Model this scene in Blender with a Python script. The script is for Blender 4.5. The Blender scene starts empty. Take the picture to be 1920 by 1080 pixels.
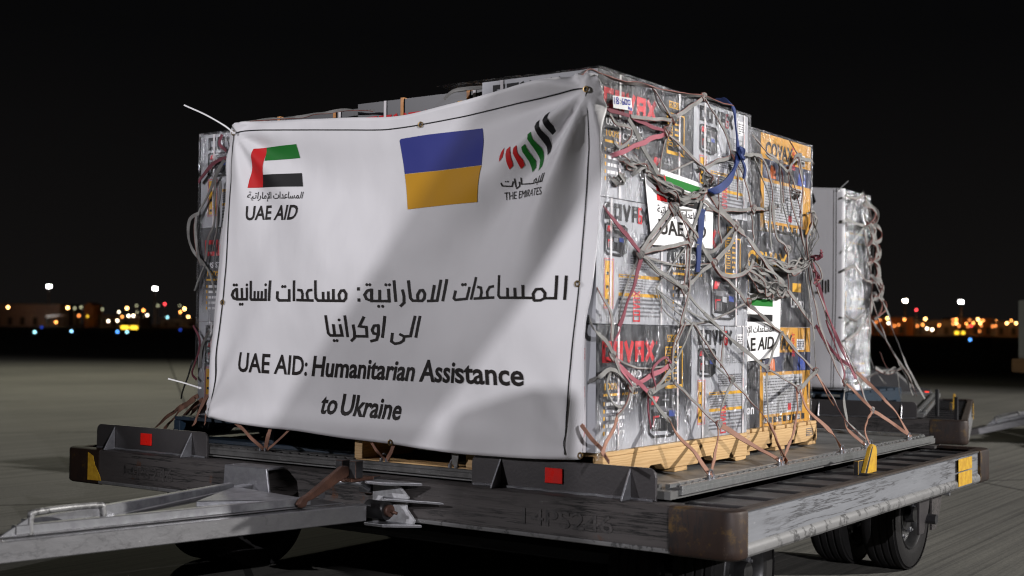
import bpy, bmesh, math, random
from mathutils import Vector, Matrix, noise as mnoise
random.seed(7)
S = bpy.context.scene
COL = S.collection
rad = math.radians

# ---------------------------------------------------------------- camera
F, CX, CY, CZ, YAW, PIT, ROL = 2423.67, 1.7343, -3.6518, 1.12, 0.6158, 0.0308, 0.0101
_fw = Vector((-math.sin(YAW)*math.cos(PIT), math.cos(YAW)*math.cos(PIT), math.sin(PIT)))
_r0 = Vector((math.cos(YAW), math.sin(YAW), 0)); _u0 = _r0.cross(_fw)
_r = _r0*math.cos(ROL) + _u0*math.sin(ROL); _u = _u0*math.cos(ROL) - _r0*math.sin(ROL)
CAM = Vector((CX, CY, CZ))
cd = bpy.data.cameras.new('camera'); cam = bpy.data.objects.new('camera', cd); COL.objects.link(cam)
cam.matrix_world = Matrix(((_r.x, _u.x, -_fw.x, CX), (_r.y, _u.y, -_fw.y, CY), (_r.z, _u.z, -_fw.z, CZ), (0, 0, 0, 1)))
cd.sensor_width = 36; cd.lens = F/1920*36; cd.clip_end = 9000; cd.clip_start = .05
cd.dof.use_dof = True; cd.dof.focus_distance = 5.3; cd.dof.aperture_fstop = 2.7
S.camera = cam

# ---------------------------------------------------------------- world, lamps, exposure
W = bpy.data.worlds.new("World"); S.world = W; W.use_nodes = True
wn, wl = W.node_tree.nodes, W.node_tree.links
tc = wn.new('ShaderNodeTexCoord'); sep = wn.new('ShaderNodeSeparateXYZ'); wr = wn.new('ShaderNodeValToRGB')
wl.new(tc.outputs['Generated'], sep.inputs[0]); wl.new(sep.outputs['Z'], wr.inputs[0])
wr.color_ramp.elements[0].color = (.0062, .0056, .0054, 1); wr.color_ramp.elements[1].color = (.0021, .0021, .0023, 1)
wr.color_ramp.elements[1].position = .22
wl.new(wr.outputs[0], wn['Background'].inputs[0]); wn['Background'].inputs[1].default_value = 1.0
S.view_settings.view_transform = 'Standard'; S.view_settings.look = 'None'
S.view_settings.exposure = 0; S.view_settings.gamma = 1; S.view_settings.use_curve_mapping = False
S.cycles.max_bounces = 8; S.cycles.transparent_max_bounces = 24; S.cycles.use_denoising = True; S.cycles.filter_width = 1.15
S.cycles.caustics_reflective = False; S.cycles.caustics_refractive = False

def spot(name, loc, target, power, angle, blend, size, color):
    l = bpy.data.lights.new(name, 'SPOT'); l.energy = power; l.spot_size = rad(angle); l.spot_blend = blend
    l.shadow_soft_size = size; l.color = color
    o = bpy.data.objects.new(name, l); COL.objects.link(o); o.location = loc
    o.rotation_euler = (Vector(target)-Vector(loc)).to_track_quat('-Z', 'Y').to_euler()
    return o
# apron floodlights: right of the dollies (key), two facing the banner, one over the far apron at left
spot('apron_floodlight', (30, 21.5, 17), (-2, 1, .8), 86000, 70, .5, .28, (1, .965, .93))
L2P = Vector((10.5, -7.2, 4.3))
spot('apron_floodlight', L2P, (-1.25, 2.3, 1.5), 5000, 33, .25, .03, (.98, .955, 1))
spot('apron_floodlight', (-7.5, -9.5, 5.0), (-1.7, 0, 1.6), 2450, 17, .5, .06, (.98, .95, 1))
spot('apron_floodlight', (-21, 14, 13), (-19, 13, 0), 5900, 122, .8, .3, (1, .97, .76))

# ---------------------------------------------------------------- picture rays used for laying out tracings on real planes
def ray(u, v): return _fw + _r*((u-960)/F) - _u*((v-540)/F)
def onX(u, v, x): d = ray(u, v); return CAM + d*((x-CX)/d.x)
def onY(u, v, y): d = ray(u, v); return CAM + d*((y-CY)/d.y)
def onZ(u, v, z): d = ray(u, v); return CAM + d*((z-CZ)/d.z)
def atD(u, v, dist): return CAM + ray(u, v)*dist

# ---------------------------------------------------------------- materials
MATS = {}
def nodes_of(name):
    m = bpy.data.materials.new(name); m.use_nodes = True
    return m, m.node_tree.nodes, m.node_tree.links, m.node_tree.nodes['Principled BSDF']
def noise_node(n, l, scale=5, detail=6, rough=.6, stretch=(1, 1, 1), coord='Object', rot=(0, 0, 0)):
    t = n.new('ShaderNodeTexCoord'); mp = n.new('ShaderNodeMapping'); x = n.new('ShaderNodeTexNoise')
    mp.inputs['Scale'].default_value = stretch; mp.inputs['Rotation'].default_value = rot
    x.inputs['Scale'].default_value = scale; x.inputs['Detail'].default_value = detail; x.inputs['Roughness'].default_value = rough
    l.new(t.outputs[coord], mp.inputs[0]); l.new(mp.outputs[0], x.inputs['Vector'])
    return x
def ramp(n, l, src, stops):
    r = n.new('ShaderNodeValToRGB'); e = r.color_ramp.elements
    while len(e) < len(stops): e.new(.5)
    for k, (p, c) in enumerate(stops):
        e[k].position = p; e[k].color = (*c, 1) if len(c) == 3 else c
    l.new(src, r.inputs[0]); return r
def mixc(n, l, fac, a, b, mode='MIX'):
    m = n.new('ShaderNodeMix'); m.data_type = 'RGBA'; m.blend_type = mode
    for s, k in ((fac, 0), (a, 6), (b, 7)):
        if hasattr(s, 'default_value') or hasattr(s, 'links'): l.new(s, m.inputs[k])
        elif k == 0: m.inputs[0].default_value = s
        else: m.inputs[k].default_value = (*s, 1)
    return m.outputs[2]
def mat(name, c1, c2=None, scale=8, rough=.6, metal=0, bump=0, bscale=60, stretch=(1, 1, 1), spec=.5, rvar=.15):
    """surface with a soft two-tone mottling, roughness variation and fine bump"""
    if name in MATS: return MATS[name]
    m, n, l, b = nodes_of(name)
    c2 = c2 or tuple(v*.8 for v in c1)
    x = noise_node(n, l, scale, stretch=stretch)
    r = ramp(n, l, x.outputs[0], [(.32, c1), (.68, c2)]); l.new(r.outputs[0], b.inputs['Base Color'])
    mr = n.new('ShaderNodeMapRange'); mr.inputs[3].default_value = max(.03, rough-rvar); mr.inputs[4].default_value = min(1, rough+rvar)
    l.new(x.outputs[0], mr.inputs[0]); l.new(mr.outputs[0], b.inputs['Roughness'])
    b.inputs['Metallic'].default_value = metal; b.inputs['Specular IOR Level'].default_value = spec
    if bump:
        y = noise_node(n, l, bscale, 4, stretch=stretch); bp = n.new('ShaderNodeBump'); bp.inputs['Strength'].default_value = bump; bp.inputs['Distance'].default_value = .01
        l.new(y.outputs[0], bp.inputs['Height']); l.new(bp.outputs[0], b.inputs['Normal'])
    MATS[name] = m; return m
def ink(name, c, rough=.45):
    if name in MATS: return MATS[name]
    m, n, l, b = nodes_of(name); b.inputs['Base Color'].default_value = (*c, 1); b.inputs['Roughness'].default_value = .6; b.inputs['Specular IOR Level'].default_value = .22
    MATS[name] = m; return m
def glow(name, c, s):
    if name in MATS: return MATS[name]
    m, n, l, b = nodes_of(name); b.inputs['Base Color'].default_value = (.02, .02, .02, 1)
    b.inputs['Emission Color'].default_value = (*c, 1); b.inputs['Emission Strength'].default_value = s
    m.cycles.emission_sampling = 'NONE'; MATS[name] = m; return m
def steel(name, paint, dark, bare, wear=.5, axis=(1, 1, 1), rough=.5, rust=(.09, .035, .015), rustamt=.62, metal=.25):
    """painted steel worn by bumps: paint, dark scuffs drawn out along the beam, bare edges, rust spots"""
    m, n, l, b = nodes_of(name)
    a = noise_node(n, l, 6, 8, .65, axis)
    base = ramp(n, l, a.outputs[0], [(.3, paint), (.75, tuple(v*.62 for v in paint))]).outputs[0]
    k = noise_node(n, l, 5, 9, .66, tuple(v**1.7*1.3 for v in axis))
    cr = ramp(n, l, k.outputs[0], [(.462, (0, 0, 0)), (.482, (1, 1, 1)), (.498, (1, 1, 1)), (.518, (0, 0, 0))])
    msk = noise_node(n, l, 3.1, 3, .5); mk = ramp(n, l, msk.outputs[0], [(.36, (0, 0, 0)), (.52, (1, 1, 1))])
    fac = n.new('ShaderNodeMath'); fac.operation = 'MULTIPLY'; l.new(cr.outputs[0], fac.inputs[0]); l.new(mk.outputs[0], fac.inputs[1])
    c = mixc(n, l, fac.outputs[0], base, dark)
    sp = noise_node(n, l, 38, 6, .7, axis); sr = ramp(n, l, sp.outputs[0], [(.66, (0, 0, 0)), (.72, (1, 1, 1))])
    c = mixc(n, l, sr.outputs[0], c, bare)
    ru = noise_node(n, l, 7.3, 8, .7); rr = ramp(n, l, ru.outputs[0], [(rustamt, (0, 0, 0)), (rustamt+.08, (1, 1, 1))])
    c = mixc(n, l, rr.outputs[0], c, rust)
    l.new(c, b.inputs['Base Color']); b.inputs['Metallic'].default_value = metal
    mr = n.new('ShaderNodeMapRange'); mr.inputs[3].default_value = rough-.15; mr.inputs[4].default_value = rough+.25
    l.new(a.outputs[0], mr.inputs[0]); l.new(mr.outputs[0], b.inputs['Roughness'])
    bp = n.new('ShaderNodeBump'); bp.inputs['Strength'].default_value = .35; bp.inputs['Distance'].default_value = .004
    l.new(k.outputs[0], bp.inputs['Height']); l.new(bp.outputs[0], b.inputs['Normal'])
    MATS[name] = m; return m

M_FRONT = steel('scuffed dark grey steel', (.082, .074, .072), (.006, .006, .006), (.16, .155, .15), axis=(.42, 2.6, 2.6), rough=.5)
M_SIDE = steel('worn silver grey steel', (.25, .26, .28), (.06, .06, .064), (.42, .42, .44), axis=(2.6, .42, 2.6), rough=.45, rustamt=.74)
M_LIP = steel('galvanised lip steel', (.25, .25, .25), (.07, .07, .07), (.5, .5, .5), axis=(1, 1, 1), rough=.4, rustamt=.72, metal=.4)
M_RUST = steel('rusted corner steel', (.026, .012, .007), (.007, .005, .005), (.12, .09, .07), axis=(1.6, 1.6, .6), rough=.55, rust=(.085, .045, .006), rustamt=.55, metal=.2)
M_BROWN = mat('grimy brown steel', (.06, .045, .036), (.03, .024, .02), 12, .6, .2, .15, 50)
M_PLATE = mat('brushed dark steel plate', (.075, .070, .072), (.045, .042, .043), 5, .42, .45, .08, 90)
M_GALV = mat('galvanised bright steel', (.42, .43, .45), (.22, .22, .24), 14, .34, .75, .12, 40)
M_TOW = steel('galvanised tow bar steel', (.36, .36, .375), (.25, .25, .26), (.62, .62, .62), axis=(1.6, 1.1, 1.6), rough=.32, rustamt=.74, metal=.85)
M_DARK = mat('black painted steel', (.018, .018, .02), (.03, .03, .032), 9, .5, .2, .1, 60)
M_DECK = mat('scuffed aluminium pallet sheet', (.17, .17, .165), (.10, .10, .098), 3.2, .5, .3, .06, 120, (.5, 3, 1))
M_RAIL = mat('aluminium rail', (.50, .51, .51), (.30, .31, .31), 22, .32, .8, .1, 60)
M_ROLLER = mat('zinc roller', (.06, .06, .064), (.04, .04, .044), 12, .35, .7)
M_TYRE = mat('black rubber', (.009, .009, .009), (.016, .015, .015), 14, .78, 0, .2, 50, spec=.18)
M_HUB = mat('greasy hub steel', (.045, .045, .047), (.015, .015, .015), 20, .4, .6)
M_WHITEP = mat('chipped white paint', (.55, .56, .58), (.34, .34, .35), 26, .5, 0, .2, 40)
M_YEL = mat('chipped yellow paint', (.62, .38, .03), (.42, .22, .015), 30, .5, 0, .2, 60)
M_RED = mat('red reflector', (.85, .012, .006), (.62, .010, .006), 30, .3)
M_RUSTL = mat('rusty lever steel', (.13, .062, .040), (.06, .03, .022), 16, .55, .3, .3, 60)
M_WOOD = None
def wood(name, a, bcol, rings=14):
    m, n, l, b = nodes_of(name)
    x = noise_node(n, l, 2.2, 3, .5, (1.0, 1.0, 4.5)); w = n.new('ShaderNodeTexWave'); w.wave_type = 'BANDS'; w.bands_direction = 'Z'
    t = n.new('ShaderNodeTexCoord'); mp = n.new('ShaderNodeMapping'); mp.inputs['Scale'].default_value = (.8, .8, 3); l.new(t.outputs['Object'], mp.inputs[0]); l.new(mp.outputs[0], w.inputs[0])
    w.inputs['Scale'].default_value = rings; w.inputs['Distortion'].default_value = 9; w.inputs['Detail'].default_value = 3; w.inputs['Detail Scale'].default_value = .8
    c = mixc(n, l, ramp(n, l, w.outputs[0], [(.25, (0, 0, 0)), (.95, (.34, .34, .34))]).outputs[0], a, bcol)
    c = mixc(n, l, ramp(n, l, x.outputs[0], [(.4, (0, 0, 0)), (.75, (.6, .6, .6))]).outputs[0], c, tuple(v*.6 for v in bcol))
    l.new(c, b.inputs['Base Color']); b.inputs['Roughness'].default_value = .65
    bp = n.new('ShaderNodeBump'); bp.inputs['Strength'].default_value = .15; bp.inputs['Distance'].default_value = .004; l.new(w.outputs[0], bp.inputs['Height']); l.new(bp.outputs[0], b.inputs['Normal'])
    MATS[name] = m; return m
M_WOOD = wood('fresh pine', (.56, .37, .17), (.42, .24, .09), 9)
M_WOODD = wood('aged brown pine', (.30, .15, .055), (.18, .08, .03))
M_BLUEW = mat('blue painted wood', (.006, .022, .042), (.004, .014, .028), 12, .6, 0, .2, 30)
M_CARD = mat('light grey printed card', (.40, .41, .44), (.345, .355, .385), 4, .5, 0, .05, 40)
M_CARDTOP = mat('plain grey card', (.26, .26, .26), (.2, .2, .2), 6, .6)
M_CARDDARK = mat('dark printed card', (.030, .032, .037), (.022, .022, .026), 6, .45)
M_CARDYEL = mat('yellow printed card', (.62, .30, .020), (.55, .26, .018), 6, .45)
# long side print: near-black artwork that runs out into pale grey toward the foot of the box (printed gradient)
def fade_card():
    m, n, l, b = nodes_of('black to grey printed card')
    t = n.new('ShaderNodeTexCoord'); s = n.new('ShaderNodeSeparateXYZ'); l.new(t.outputs['Object'], s.inputs[0])
    x = noise_node(n, l, 3, 5, .6, (3, 3, 1)); ad = n.new('ShaderNodeMath'); ad.operation = 'MULTIPLY_ADD'
    ad.inputs[1].default_value = .09; l.new(x.outputs[0], ad.inputs[0]); l.new(s.outputs['Z'], ad.inputs[2])
    r = ramp(n, l, ad.outputs[0], [(.09, (.40, .41, .44)), (.15, (.19, .195, .215)), (.215, (.024, .026, .031)), (.5, (.018, .02, .024))])
    l.new(r.outputs[0], b.inputs['Base Color']); b.inputs['Roughness'].default_value = .42; return m
M_FADE = fade_card()
I_BLK = ink('black ink', (.012, .012, .014)); I_RED = ink('red ink', (.52, .015, .022)); I_WHT = ink('white ink', (.74, .74, .76))
I_YEL = ink('yellow ink', (.68, .36, .02)); I_GRY = ink('grey ink', (.12, .12, .13)); I_PINK = ink('pale red ink', (.62, .20, .22)); I_BLUE = ink('blue ink', (.03, .06, .28))
I_LGRY = ink('light grey ink', (.45, .46, .48)); I_ORG = ink('orange glow ink', (.75, .16, .02)); I_NIGHT = ink('dusk blue ink', (.03, .035, .07)); I_MID = ink('mid grey ink', (.21, .215, .225))
I_GREEN = ink('flag green', (.012, .17, .022)); I_FRED = ink('flag red', (.60, .016, .018)); I_FBLK = ink('flag black', (.010, .010, .011)); I_FWHT = ink('flag white', (.80, .80, .80))
I_UBLUE = ink('flag blue', (.034, .044, .25)); I_UYEL = ink('flag yellow', (.62, .31, .012)); I_TEXT = ink('banner lettering', (.016, .013, .012), .35); I_BAND = ink('white strapping band', (.66, .64, .65)); I_PEN = ink('blue pen', (.02, .03, .36))
def vinyl():
    m, n, l, b = nodes_of('white banner vinyl')
    x = noise_node(n, l, 2.4, 4); r = ramp(n, l, x.outputs[0], [(.3, (.80, .795, .81)), (.7, (.75, .745, .76))]); l.new(r.outputs[0], b.inputs['Base Color'])
    b.inputs['Roughness'].default_value = .5; b.inputs['Specular IOR Level'].default_value = .3
    y = noise_node(n, l, 9, 3, .5, (1, 1, .45)); z = noise_node(n, l, 260, 2); a = n.new('ShaderNodeMath'); a.operation = 'MULTIPLY_ADD'; a.inputs[1].default_value = .04
    l.new(z.outputs[0], a.inputs[0]); l.new(y.outputs[0], a.inputs[2])
    bp = n.new('ShaderNodeBump'); bp.inputs['Strength'].default_value = .16; bp.inputs['Distance'].default_value = .02; l.new(a.outputs[0], bp.inputs['Height']); l.new(bp.outputs[0], b.inputs['Normal']); return m
M_VINYL = vinyl()
def webbing(name, a, bb):
    m, n, l, b = nodes_of(name)
    x = noise_node(n, l, 14, 6, .7); r = ramp(n, l, x.outputs[0], [(.3, a), (.7, bb)]); l.new(r.outputs[0], b.inputs['Base Color']); b.inputs['Roughness'].default_value = .75
    y = noise_node(n, l, 300, 2, .5); bp = n.new('ShaderNodeBump'); bp.inputs['Strength'].default_value = .5; bp.inputs['Distance'].default_value = .002; l.new(y.outputs[0], bp.inputs['Height']); l.new(bp.outputs[0], b.inputs['Normal'])
    MATS[name] = m; return m
M_WEB = webbing('grey webbing', (.25, .247, .235), (.125, .122, .115)); M_WEBE = webbing('rust red webbing edge', (.25, .085, .065), (.15, .055, .045))
M_WEBM = webbing('maroon webbing', (.20, .035, .055), (.13, .025, .04)); M_WEBP = webbing('faded pink webbing', (.36, .10, .13), (.26, .07, .09)); M_WEBB = webbing('brown webbing', (.33, .17, .115), (.22, .105, .07))
M_WEBBL = webbing('blue webbing', (.012, .035, .16), (.008, .022, .10))
def film(name, milk=.05, streak=(6, 6, .9), gl=.2, crease=[(.54, (0, 0, 0)), (.61, (1, 1, 1)), (.68, (.3, .3, .3))]):
    """stretch wrap: mostly clear, milky in folds, with bright wrinkles"""
    m, n, l, b = nodes_of(name); n.remove(b); out = n['Material Output']
    tr = n.new('ShaderNodeBsdfTransparent'); g = n.new('ShaderNodeBsdfGlossy'); d = n.new('ShaderNodeBsdfDiffuse')
    d.inputs[0].default_value = (.62, .63, .66, 1); g.inputs['Roughness'].default_value = .19; g.inputs[0].default_value = (.95, .96, 1, 1)
    a = noise_node(n, l, 3.2, 7, .62, streak, rot=(.25, .1, 0)); c = noise_node(n, l, 30, 4, .6, (1, 1, .22), rot=(.12, 0, 0)); e = noise_node(n, l, 7, 3, .5)
    cre = ramp(n, l, c.outputs[0], crease)
    ad = n.new('ShaderNodeMath'); ad.operation = 'MULTIPLY_ADD'; ad.inputs[1].default_value = .16; l.new(cre.outputs[0], ad.inputs[0]); l.new(a.outputs[0], ad.inputs[2])
    bp = n.new('ShaderNodeBump'); bp.inputs['Strength'].default_value = 1; bp.inputs['Distance'].default_value = .045; l.new(ad.outputs[0], bp.inputs['Height'])
    for q in (g, d): l.new(bp.outputs[0], q.inputs['Normal'])
    mr = n.new('ShaderNodeMapRange'); mr.inputs[3].default_value = gl*.22; mr.inputs[4].default_value = gl*1.9; l.new(cre.outputs[0], mr.inputs[0])
    mk = ramp(n, l, a.outputs[0], [(.35, (milk*.3,)*3), (.52, (milk,)*3), (.58, (milk*6,)*3), (.63, (milk,)*3)])
    mk = mk
    m1 = n.new('ShaderNodeMixShader'); l.new(mk.outputs[0], m1.inputs[0]); l.new(tr.outputs[0], m1.inputs[1]); l.new(d.outputs[0], m1.inputs[2])
    m2 = n.new('ShaderNodeMixShader'); l.new(mr.outputs[0], m2.inputs[0]); l.new(m1.outputs[0], m2.inputs[1]); l.new(g.outputs[0], m2.inputs[2])
    l.new(m2.outputs[0], out.inputs[0]); MATS[name] = m; return m
M_FILM = film('stretch wrap', .022, gl=.24); M_FILM2 = film('crumpled stretch wrap', .10, (9, 9, 5), .8, [(.35, (0, 0, 0)), (.65, (1, 1, 1))])

# ---------------------------------------------------------------- mesh helpers
def catmull(P, seg=8):
    P = [Vector(p) for p in P]
    if len(P) < 3: return [P[0].lerp(P[-1], k/seg) for k in range(seg+1)]
    out = []
    for i in range(len(P)-1):
        a = P[i-1] if i else P[0]*2-P[1]; b, c = P[i], P[i+1]; d = P[i+2] if i+2 < len(P) else P[-1]*2-P[-2]
        for k in range(seg):
            t = k/seg; out.append(.5*((2*b)+(c-a)*t+(2*a-5*b+4*c-d)*t*t+(3*b-a-3*c+d)*t**3))
    return out+[P[-1]]
class MB:
    def __init__(s): s.v = []; s.f = []; s.m = []; s.mats = []
    def mi(s, m):
        if m not in s.mats: s.mats.append(m)
        return s.mats.index(m)
    def add(s, vs, fs, m):
        o = len(s.v); k = s.mi(m); s.v += [Vector(p) for p in vs]
        for f in fs: s.f.append([i+o for i in f]); s.m.append(k)
    def poly(s, vs, m): s.add(vs, [list(range(len(vs)))], m)
    def box(s, lo, hi, m, M=None):
        x0, y0, z0 = lo; x1, y1, z1 = hi
        v = [Vector(p) for p in ((x0, y0, z0), (x1, y0, z0), (x1, y1, z0), (x0, y1, z0), (x0, y0, z1), (x1, y0, z1), (x1, y1, z1), (x0, y1, z1))]
        if M: v = [M @ p for p in v]
        s.add(v, [(0, 3, 2, 1), (4, 5, 6, 7), (0, 1, 5, 4), (1, 2, 6, 5), (2, 3, 7, 6), (3, 0, 4, 7)], m)
    def prism(s, pts, off, m):
        """closed planar outline pts extruded by vector off"""
        pts = [Vector(p) for p in pts]; off = Vector(off); n = len(pts)
        nrm = Vector((0, 0, 0))
        for i in range(n): nrm += pts[i].cross(pts[(i+1) % n])
        if nrm.dot(off) > 0: pts.reverse()
        v = pts+[p+off for p in pts]
        fs = [list(range(n)), list(range(2*n-1, n-1, -1))]+[[(i+1) % n, i, i+n, (i+1) % n+n] for i in range(n)]
        s.add(v, fs, m)
    def tube(s, P, r, m, n=10, cap=True):
        P = [Vector(p) for p in P]; rings = []; up = None
        for i, p in enumerate(P):
            t = (P[min(i+1, len(P)-1)]-P[max(i-1, 0)]).normalized()
            if up is None: up = t.orthogonal().normalized()
            up = (up-t*up.dot(t)).normalized(); w = t.cross(up)
            rr = r[i] if isinstance(r, (list, tuple)) else r
            rings.append([p+(up*math.cos(a)+w*math.sin(a))*rr for a in [2*math.pi*k/n for k in range(n)]])
        v = [q for g in rings for q in g]; fs = []
        for i in range(len(P)-1):
            for k in range(n): fs.append([i*n+k, i*n+(k+1) % n, (i+1)*n+(k+1) % n, (i+1)*n+k])
        if cap: fs += [list(range(n-1, -1, -1)), [len(v)-n+k for k in range(n)]]
        s.add(v, fs, m)
    def lathe(s, prof, M, m, n=40):
        """profile (axial, radius) turned about local X, placed by M"""
        v = []; fs = []
        for a, r in prof:
            for k in range(n):
                t = 2*math.pi*k/n; v.append(M @ Vector((a, r*math.cos(t), r*math.sin(t))))
        for i in range(len(prof)-1):
            for k in range(n): fs.append([i*n+k, i*n+(k+1) % n, (i+1)*n+(k+1) % n, (i+1)*n+k])
        s.add(v, fs, m)
    def ribbon(s, P, w, th, m, edge=None, nrm=(1, 0, 0), twist=0, seg=8, seed=0, wob=.004):
        C = catmull(P, seg); nrm = Vector(nrm); v = []; fs = []
        prof = [(-.5, -.5), (.41, -.5), (.5, -.5), (.5, .5), (.41, .5), (-.5, .5)]
        for i, p in enumerate(C):
            t = (C[min(i+1, len(C)-1)]-C[max(i-1, 0)]); t = t.normalized() if t.length > 1e-9 else Vector((0, 0, 1))
            b = t.cross(nrm); b = b.normalized() if b.length > 1e-4 else t.orthogonal().normalized()
            n2 = b.cross(t)
            q = p*7+Vector((seed*3.1, seed, 0)); tw = twist*(mnoise.noise(q)*2.2)
            jit = Vector((mnoise.noise(q*1.7), mnoise.noise(q*1.7+Vector((9, 0, 0))), mnoise.noise(q*1.7+Vector((0, 9, 0)))))*wob*(0 if i in (0, len(C)-1) else 1)
            bb = b*math.cos(tw)+n2*math.sin(tw); nn = n2*math.cos(tw)-b*math.sin(tw)
            ww = w*(1+.22*mnoise.noise(q*1.3+Vector((0, 0, 5))))
            for a, c in prof: v.append(p+jit+bb*(a*ww)+nn*(c*th*(1+.5*abs(mnoise.noise(q*2)))))
        main = []; red = []
        for i in range(len(C)-1):
            for k in range(6):
                f = [i*6+k, i*6+(k+1) % 6, (i+1)*6+(k+1) % 6, (i+1)*6+k]
                (red if (edge and k in (1, 2, 3)) else main).append(f)
        main += [[5, 4, 3, 2, 1, 0], [len(v)-6+k for k in range(6)]]
        o = len(s.v); s.v += v
        for fl, mm in ((main, m), (red, edge)):
            for f in fl: s.f.append([i+o for i in f]); s.m.append(s.mi(mm))
    def mesh(s, name, smooth=None, bevel=0, fix=False):
        me = bpy.data.meshes.new(name); me.from_pydata([tuple(p) for p in s.v], [], s.f)
        for mm in s.mats: me.materials.append(mm)
        me.polygons.foreach_set('material_index', s.m)
        if bevel or fix:
            bm = bmesh.new(); bm.from_mesh(me)
            if fix: bmesh.ops.recalc_face_normals(bm, faces=bm.faces)
            if bevel:
                es = [e for e in bm.edges if len(e.link_faces) == 2 and e.calc_face_angle(0) > .6]
                bmesh.ops.bevel(bm, geom=es, offset=bevel, segments=1, affect='EDGES', clamp_overlap=True)
            bm.to_mesh(me); bm.free()
        if smooth is not None:
            me.polygons.foreach_set('use_smooth', [True]*len(me.polygons)); me.set_sharp_from_angle(angle=rad(smooth))
        me.update(); return me
    def build(s, name, parent=None, smooth=None, bevel=0, fix=False):
        o = bpy.data.objects.new(name, s.mesh(name, smooth, bevel, fix)); COL.objects.link(o)
        if parent: o.parent = parent
        return o
def tag(o, label=None, cat=None, group=None, kind=None):
    if label: o['label'] = label
    if cat: o['category'] = cat
    if group: o['group'] = group
    if kind: o['kind'] = kind
    return o
def thing(name, label, cat, loc=(0, 0, 0), rz=0, group=None):
    o = bpy.data.objects.new(name, None); COL.objects.link(o); o.location = loc; o.rotation_euler = (0, 0, rz); o.empty_display_size = .1
    return tag(o, label, cat, group)
def dup(root, loc, rz=0, label=None, group=None, scale=None):
    def cp(o, par):
        c = o.copy(); COL.objects.link(c); c.parent = par
        for ch in kids.get(o.name, []): cp(ch, c)
        return c
    kids = {}
    for o in list(COL.objects):
        if o.parent: kids.setdefault(o.parent.name, []).append(o)
    r = cp(root, None); r.location = loc; r.rotation_euler = (0, 0, rz)
    if scale: r.scale = scale
    if label: r['label'] = label
    if group: r['group'] = group
    return r

# ---------------------------------------------------------------- lettering
FORMS = {'ا': 'FE8D FE8E', 'إ': 'FE87 FE88', 'ل': 'FEDD FEDE FEDF FEE0', 'م': 'FEE1 FEE2 FEE3 FEE4', 'س': 'FEB1 FEB2 FEB3 FEB4', 'ع': 'FEC9 FECA FECB FECC',
         'د': 'FEA9 FEAA', 'ت': 'FE95 FE96 FE97 FE98', 'ر': 'FEAD FEAE', 'ي': 'FEF1 FEF2 FEF3 FEF4', 'ة': 'FE93 FE94', 'ن': 'FEE5 FEE6 FEE7 FEE8', '\u0001': 'FEFB FEFC', '\u0002': 'FEF9 FEFA'}
def shape_arabic(s):
    s = s.replace('لا', '\u0001').replace('لإ', '\u0002'); out = []
    for i, c in enumerate(s):
        if c not in FORMS: out.append(c); continue
        f = FORMS[c].split(); pv = s[i-1] if i else ' '; nx = s[i+1] if i+1 < len(s) else ' '
        joinp = pv in FORMS and len(FORMS[pv].split()) == 4; joinn = len(f) == 4 and nx in FORMS
        k = (3 if joinp and joinn else 1 if joinp else 2 if joinn else 0); out.append(chr(int(f[k], 16)))
    return ''.join(reversed(out))
_TXT = {}
def text2d(body, bold=0.0, res=3):
    """outline of a word as 2-D verts and faces, baseline at 0, cap height 1"""
    key = (body, bold, res)
    if key in _TXT: return _TXT[key]
    c = bpy.data.curves.new('lettering', 'FONT'); c.body = body; c.size = 1; c.offset = bold; c.resolution_u = res
    o = bpy.data.objects.new('lettering', c); COL.objects.link(o); dg = bpy.context.evaluated_depsgraph_get()
    me = o.evaluated_get(dg).to_mesh(); vs = [(v.co.x, v.co.y) for v in me.vertices]; fs = [list(p.vertices) for p in me.polygons]
    o.evaluated_get(dg).to_mesh_clear(); bpy.data.objects.remove(o); bpy.data.curves.remove(c)
    x0 = min(v[0] for v in vs); x1 = max(v[0] for v in vs)
    vs = [((x-x0)/(x1-x0), y/.70) for x, y in vs]; _TXT[key] = (vs, fs); return _TXT[key]
BLOCK = {'C': [[(1, 1), (0, 1), (0, 0), (1, 0)]], 'O': [[(0, 1), (1, 1), (1, 0), (0, 0), (0, 1)]], 'V': [[(0, 1), (.5, 0), (1, 1)]],
         'A': [[(0, 0), (0, 1), (1, 1), (1, 0)], [(0, .42), (1, .42)]], 'X': [[(0, 1), (1, 0)], [(0, 0), (1, 1)]]}
def stroke2d(pts, w):
    """quads along a polyline with square ends"""
    out = []
    for (x0, y0), (x1, y1) in zip(pts, pts[1:]):
        d = math.hypot(x1-x0, y1-y0) or 1; tx, ty = (x1-x0)/d*w/2, (y1-y0)/d*w/2
        a, b = (x0-tx, y0-ty), (x1+tx, y1+ty); out.append([(a[0]-ty, a[1]+tx), (a[0]+ty, a[1]-tx), (b[0]+ty, b[1]-tx), (b[0]-ty, b[1]+tx)])
    return out
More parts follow.
